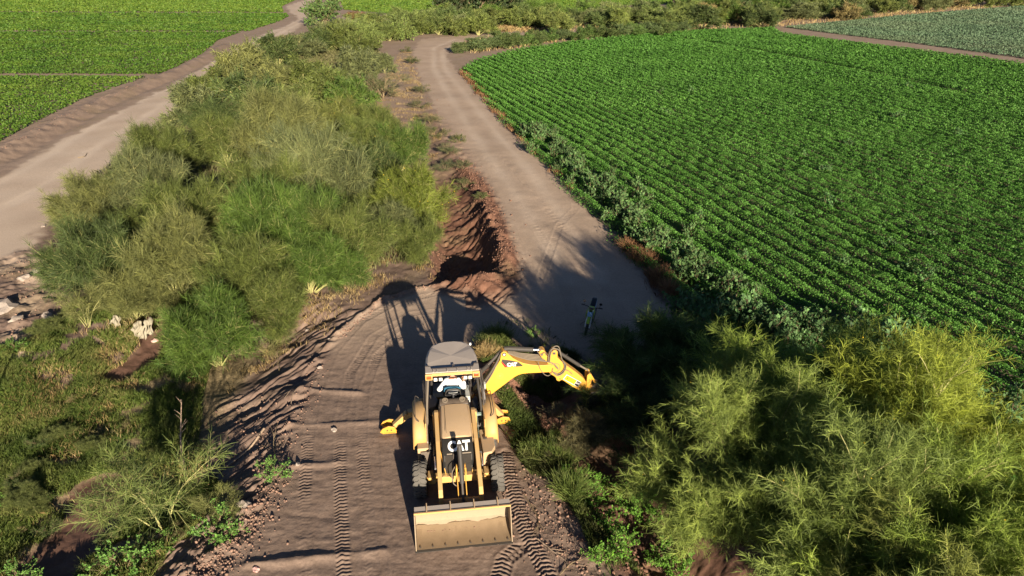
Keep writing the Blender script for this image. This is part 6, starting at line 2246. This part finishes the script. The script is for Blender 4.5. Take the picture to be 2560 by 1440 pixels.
def cloth_piece(px, py, w_, h_, seed, label, folds=5, h=-0.6, z0=0.0, shape=1):
    rg = np.random.default_rng(seed)
    x, y = gp(px, py, h)
    nx, nz = 26, 16
    V = []
    ln = [0.35 + 0.75 * rg.uniform() for _ in range(nx)] if shape == 0 else [1 - 0.75 * abs(k / (nx - 1) - 0.65) for k in range(nx)]
    ln = np.convolve(ln, [0.25, 0.5, 0.25], 'same')
    for j in range(nz):
        for i in range(nx):
            u, v = i / (nx - 1), j / (nz - 1)
            top = 0.85 + 0.18 * math.sin(u * 5 + seed) + 0.10 * math.sin(u * 13)
            pinch = 0.55 + 0.45 * (1 - v) ** 0.6
            fold = 0.07 * math.sin(u * folds * 6.28 + 1.5 * v) + 0.04 * math.sin(u * 23 + 4 * v)
            V.append(((u - 0.5) * w_ * pinch + 0.03 * math.sin(v * 9 + u * 14), fold - 0.45 * h_ * (1 - v), h_ * (top - (1 - v) * ln[i])))
    F = [(j * nx + i, j * nx + i + 1, (j + 1) * nx + i + 1, (j + 1) * nx + i) for j in range(nz - 1) for i in range(nx - 1)
         if not (shape == 0 and j < 10 and i % 5 == seed % 5)]
    o = mesh_np("plastic_sheet", np.array(V), np.array(F), M['cloth'], True)
    o.location = (x, y, gz(x, y) + z0)
    md = o.modifiers.new("thickness", 'SOLIDIFY')
    md.thickness = 0.006
    tag(o, label, "plastic sheet")


cloth_piece(370, 842, 0.85, 0.70, 3, "torn pale plastic sheet hanging in strips from the shrub above the mud channel", z0=0.15, shape=0)
cloth_piece(300, 836, 0.45, 0.40, 5, "small pale triangular plastic scrap left of the torn hanging sheet", folds=1, z0=0.0, shape=1)


def clods(name, spots, n, mat, label, seed, smin=0.015, smax=0.07):
    """broken earth crumbs scattered over given strips"""
    rg = np.random.default_rng(seed)
    t = (1 + math.sqrt(5)) / 2
    ico = unit(np.array([(-1, t, 0), (1, t, 0), (-1, -t, 0), (1, -t, 0), (0, -1, t), (0, 1, t), (0, -1, -t), (0, 1, -t), (t, 0, -1), (t, 0, 1), (-t, 0, -1), (-t, 0, 1)], float))
    fac = np.array([(0, 11, 5), (0, 5, 1), (0, 1, 7), (0, 7, 10), (0, 10, 11), (1, 5, 9), (5, 11, 4), (11, 10, 2), (10, 7, 6), (7, 1, 8), (3, 9, 4), (3, 4, 2), (3, 2, 6), (3, 6, 8), (3, 8, 9),
                    (4, 9, 5), (2, 4, 11), (6, 2, 10), (8, 6, 7), (9, 8, 1)])
    xs, ys = [], []
    for pts, wd, k in spots:
        P = gpl(pts)
        m = int(n * k)
        seg = np.hypot(*(np.diff(P, axis=0).T))
        cum = np.concatenate([[0], np.cumsum(seg)])
        q = rg.uniform(0, cum[-1], m)
        xs.append(np.interp(q, cum, P[:, 0]) + rg.normal(0, wd, m))
        ys.append(np.interp(q, cum, P[:, 1]) + rg.normal(0, wd, m))
    x = np.concatenate(xs)
    y = np.concatenate(ys)
    m = len(x)
    s = smin + (smax - smin) * rg.uniform(0, 1, m) ** 3.5
    z = gzv(x, y) + s * 0.2
    sc = s[:, None] * rg.uniform(0.6, 1.2, (m, 3))
    V = ico[None] * sc[:, None, :] * rg.uniform(0.75, 1.25, (m, 12, 1))
    a = rg.uniform(0, 6.28, m)
    c_, s_ = np.cos(a)[:, None], np.sin(a)[:, None]
    X = V[:, :, 0] * c_ - V[:, :, 1] * s_ + x[:, None]
    Y = V[:, :, 0] * s_ + V[:, :, 1] * c_ + y[:, None]
    Z = V[:, :, 2] + z[:, None]
    V = np.stack([X, Y, Z], -1).reshape(-1, 3)
    F = (fac[None] + (np.arange(m) * 12)[:, None, None]).reshape(-1, 3)
    o = mesh_np(name, V, F, mat, False)
    tag(o, label, "soil clods", kind="stuff")


clods("soil_clods", [([(640, 1290), (560, 1380), (480, 1480)], 0.35, 0.25), ([(700, 1180), (640, 1290)], 0.25, 0.08), ([(800, 900), (720, 1120)], 0.25, 0.05),
                     ([(1300, 1200), (1400, 1330), (1450, 1480)], 0.55, 0.2), ([(1080, 718), (960, 750), (840, 850)], 0.08, 0.08), ([(60, 640), (100, 800), (20, 900)], 0.8, 0.1),
                     ([(0, 385), (200, 280), (400, 197)], 0.6, 0.14), ([(560, 1000), (680, 1100), (600, 1200)], 0.7, 0.1)],
      5200, M['clod'], "brown earth crumbs along the road edges and banks", 81, smin=0.008, smax=0.045)
clods("red_soil_clods", [([(1200, 720), (1262, 665), (1235, 560), (1195, 470), (1150, 400)], 0.4, 0.45), ([(1120, 700), (1100, 600)], 0.25, 0.06), ([(1250, 940), (1290, 985), (1330, 1010)], 0.45, 0.28),
                         ([(1150, 400), (1060, 230), (1000, 130)], 0.9, 0.05), ([(1520, 1250), (1600, 1400)], 0.5, 0.1)],
      7000, M['redclod'], "red-brown earth crumbs on the dug spoil heaps", 82, smin=0.01, smax=0.065)


# low weeds and little bushes over the low ground at the lower left
rgq = random.Random(21)
LOWP = gpl(LOWG, -0.7)
cnt = 0
while cnt < 30:
    px, py = rgq.uniform(0, 560), rgq.uniform(860, 1440)
    x, y = gp(px, py, -0.6)
    if not inside(LOWP, np.array([x]), np.array([y]))[0] or min(float(pline(q_, np.array([x]), np.array([y]))[0][0]) for q_ in (MUD, MUD2)) < 0.8:
        continue
    cnt += 1
    k = rgq.randrange(4)
    s_ = rgq.uniform(0.6, 1.3)
    hue, colq, prq = [("bright green", (0.10, 0.20, 0.035), HERB[0]), ("deep green", (0.075, 0.14, 0.035), LEAFY[0]), ("olive", (0.13, 0.16, 0.05), WISP[1]), ("straw-coloured", (0.26, 0.23, 0.11), SPARSE[1])][k]
    place(prq, "low_weed", x, y, 0.42 * s_, 0.36 * s_, colq, hue + " low weed in the low ground at the lower left, " + ("upper" if py < 1050 else "middle" if py < 1240 else "lower") + (" left" if px < 260 else " right"),
          "weed", "low weeds over the rough ground")
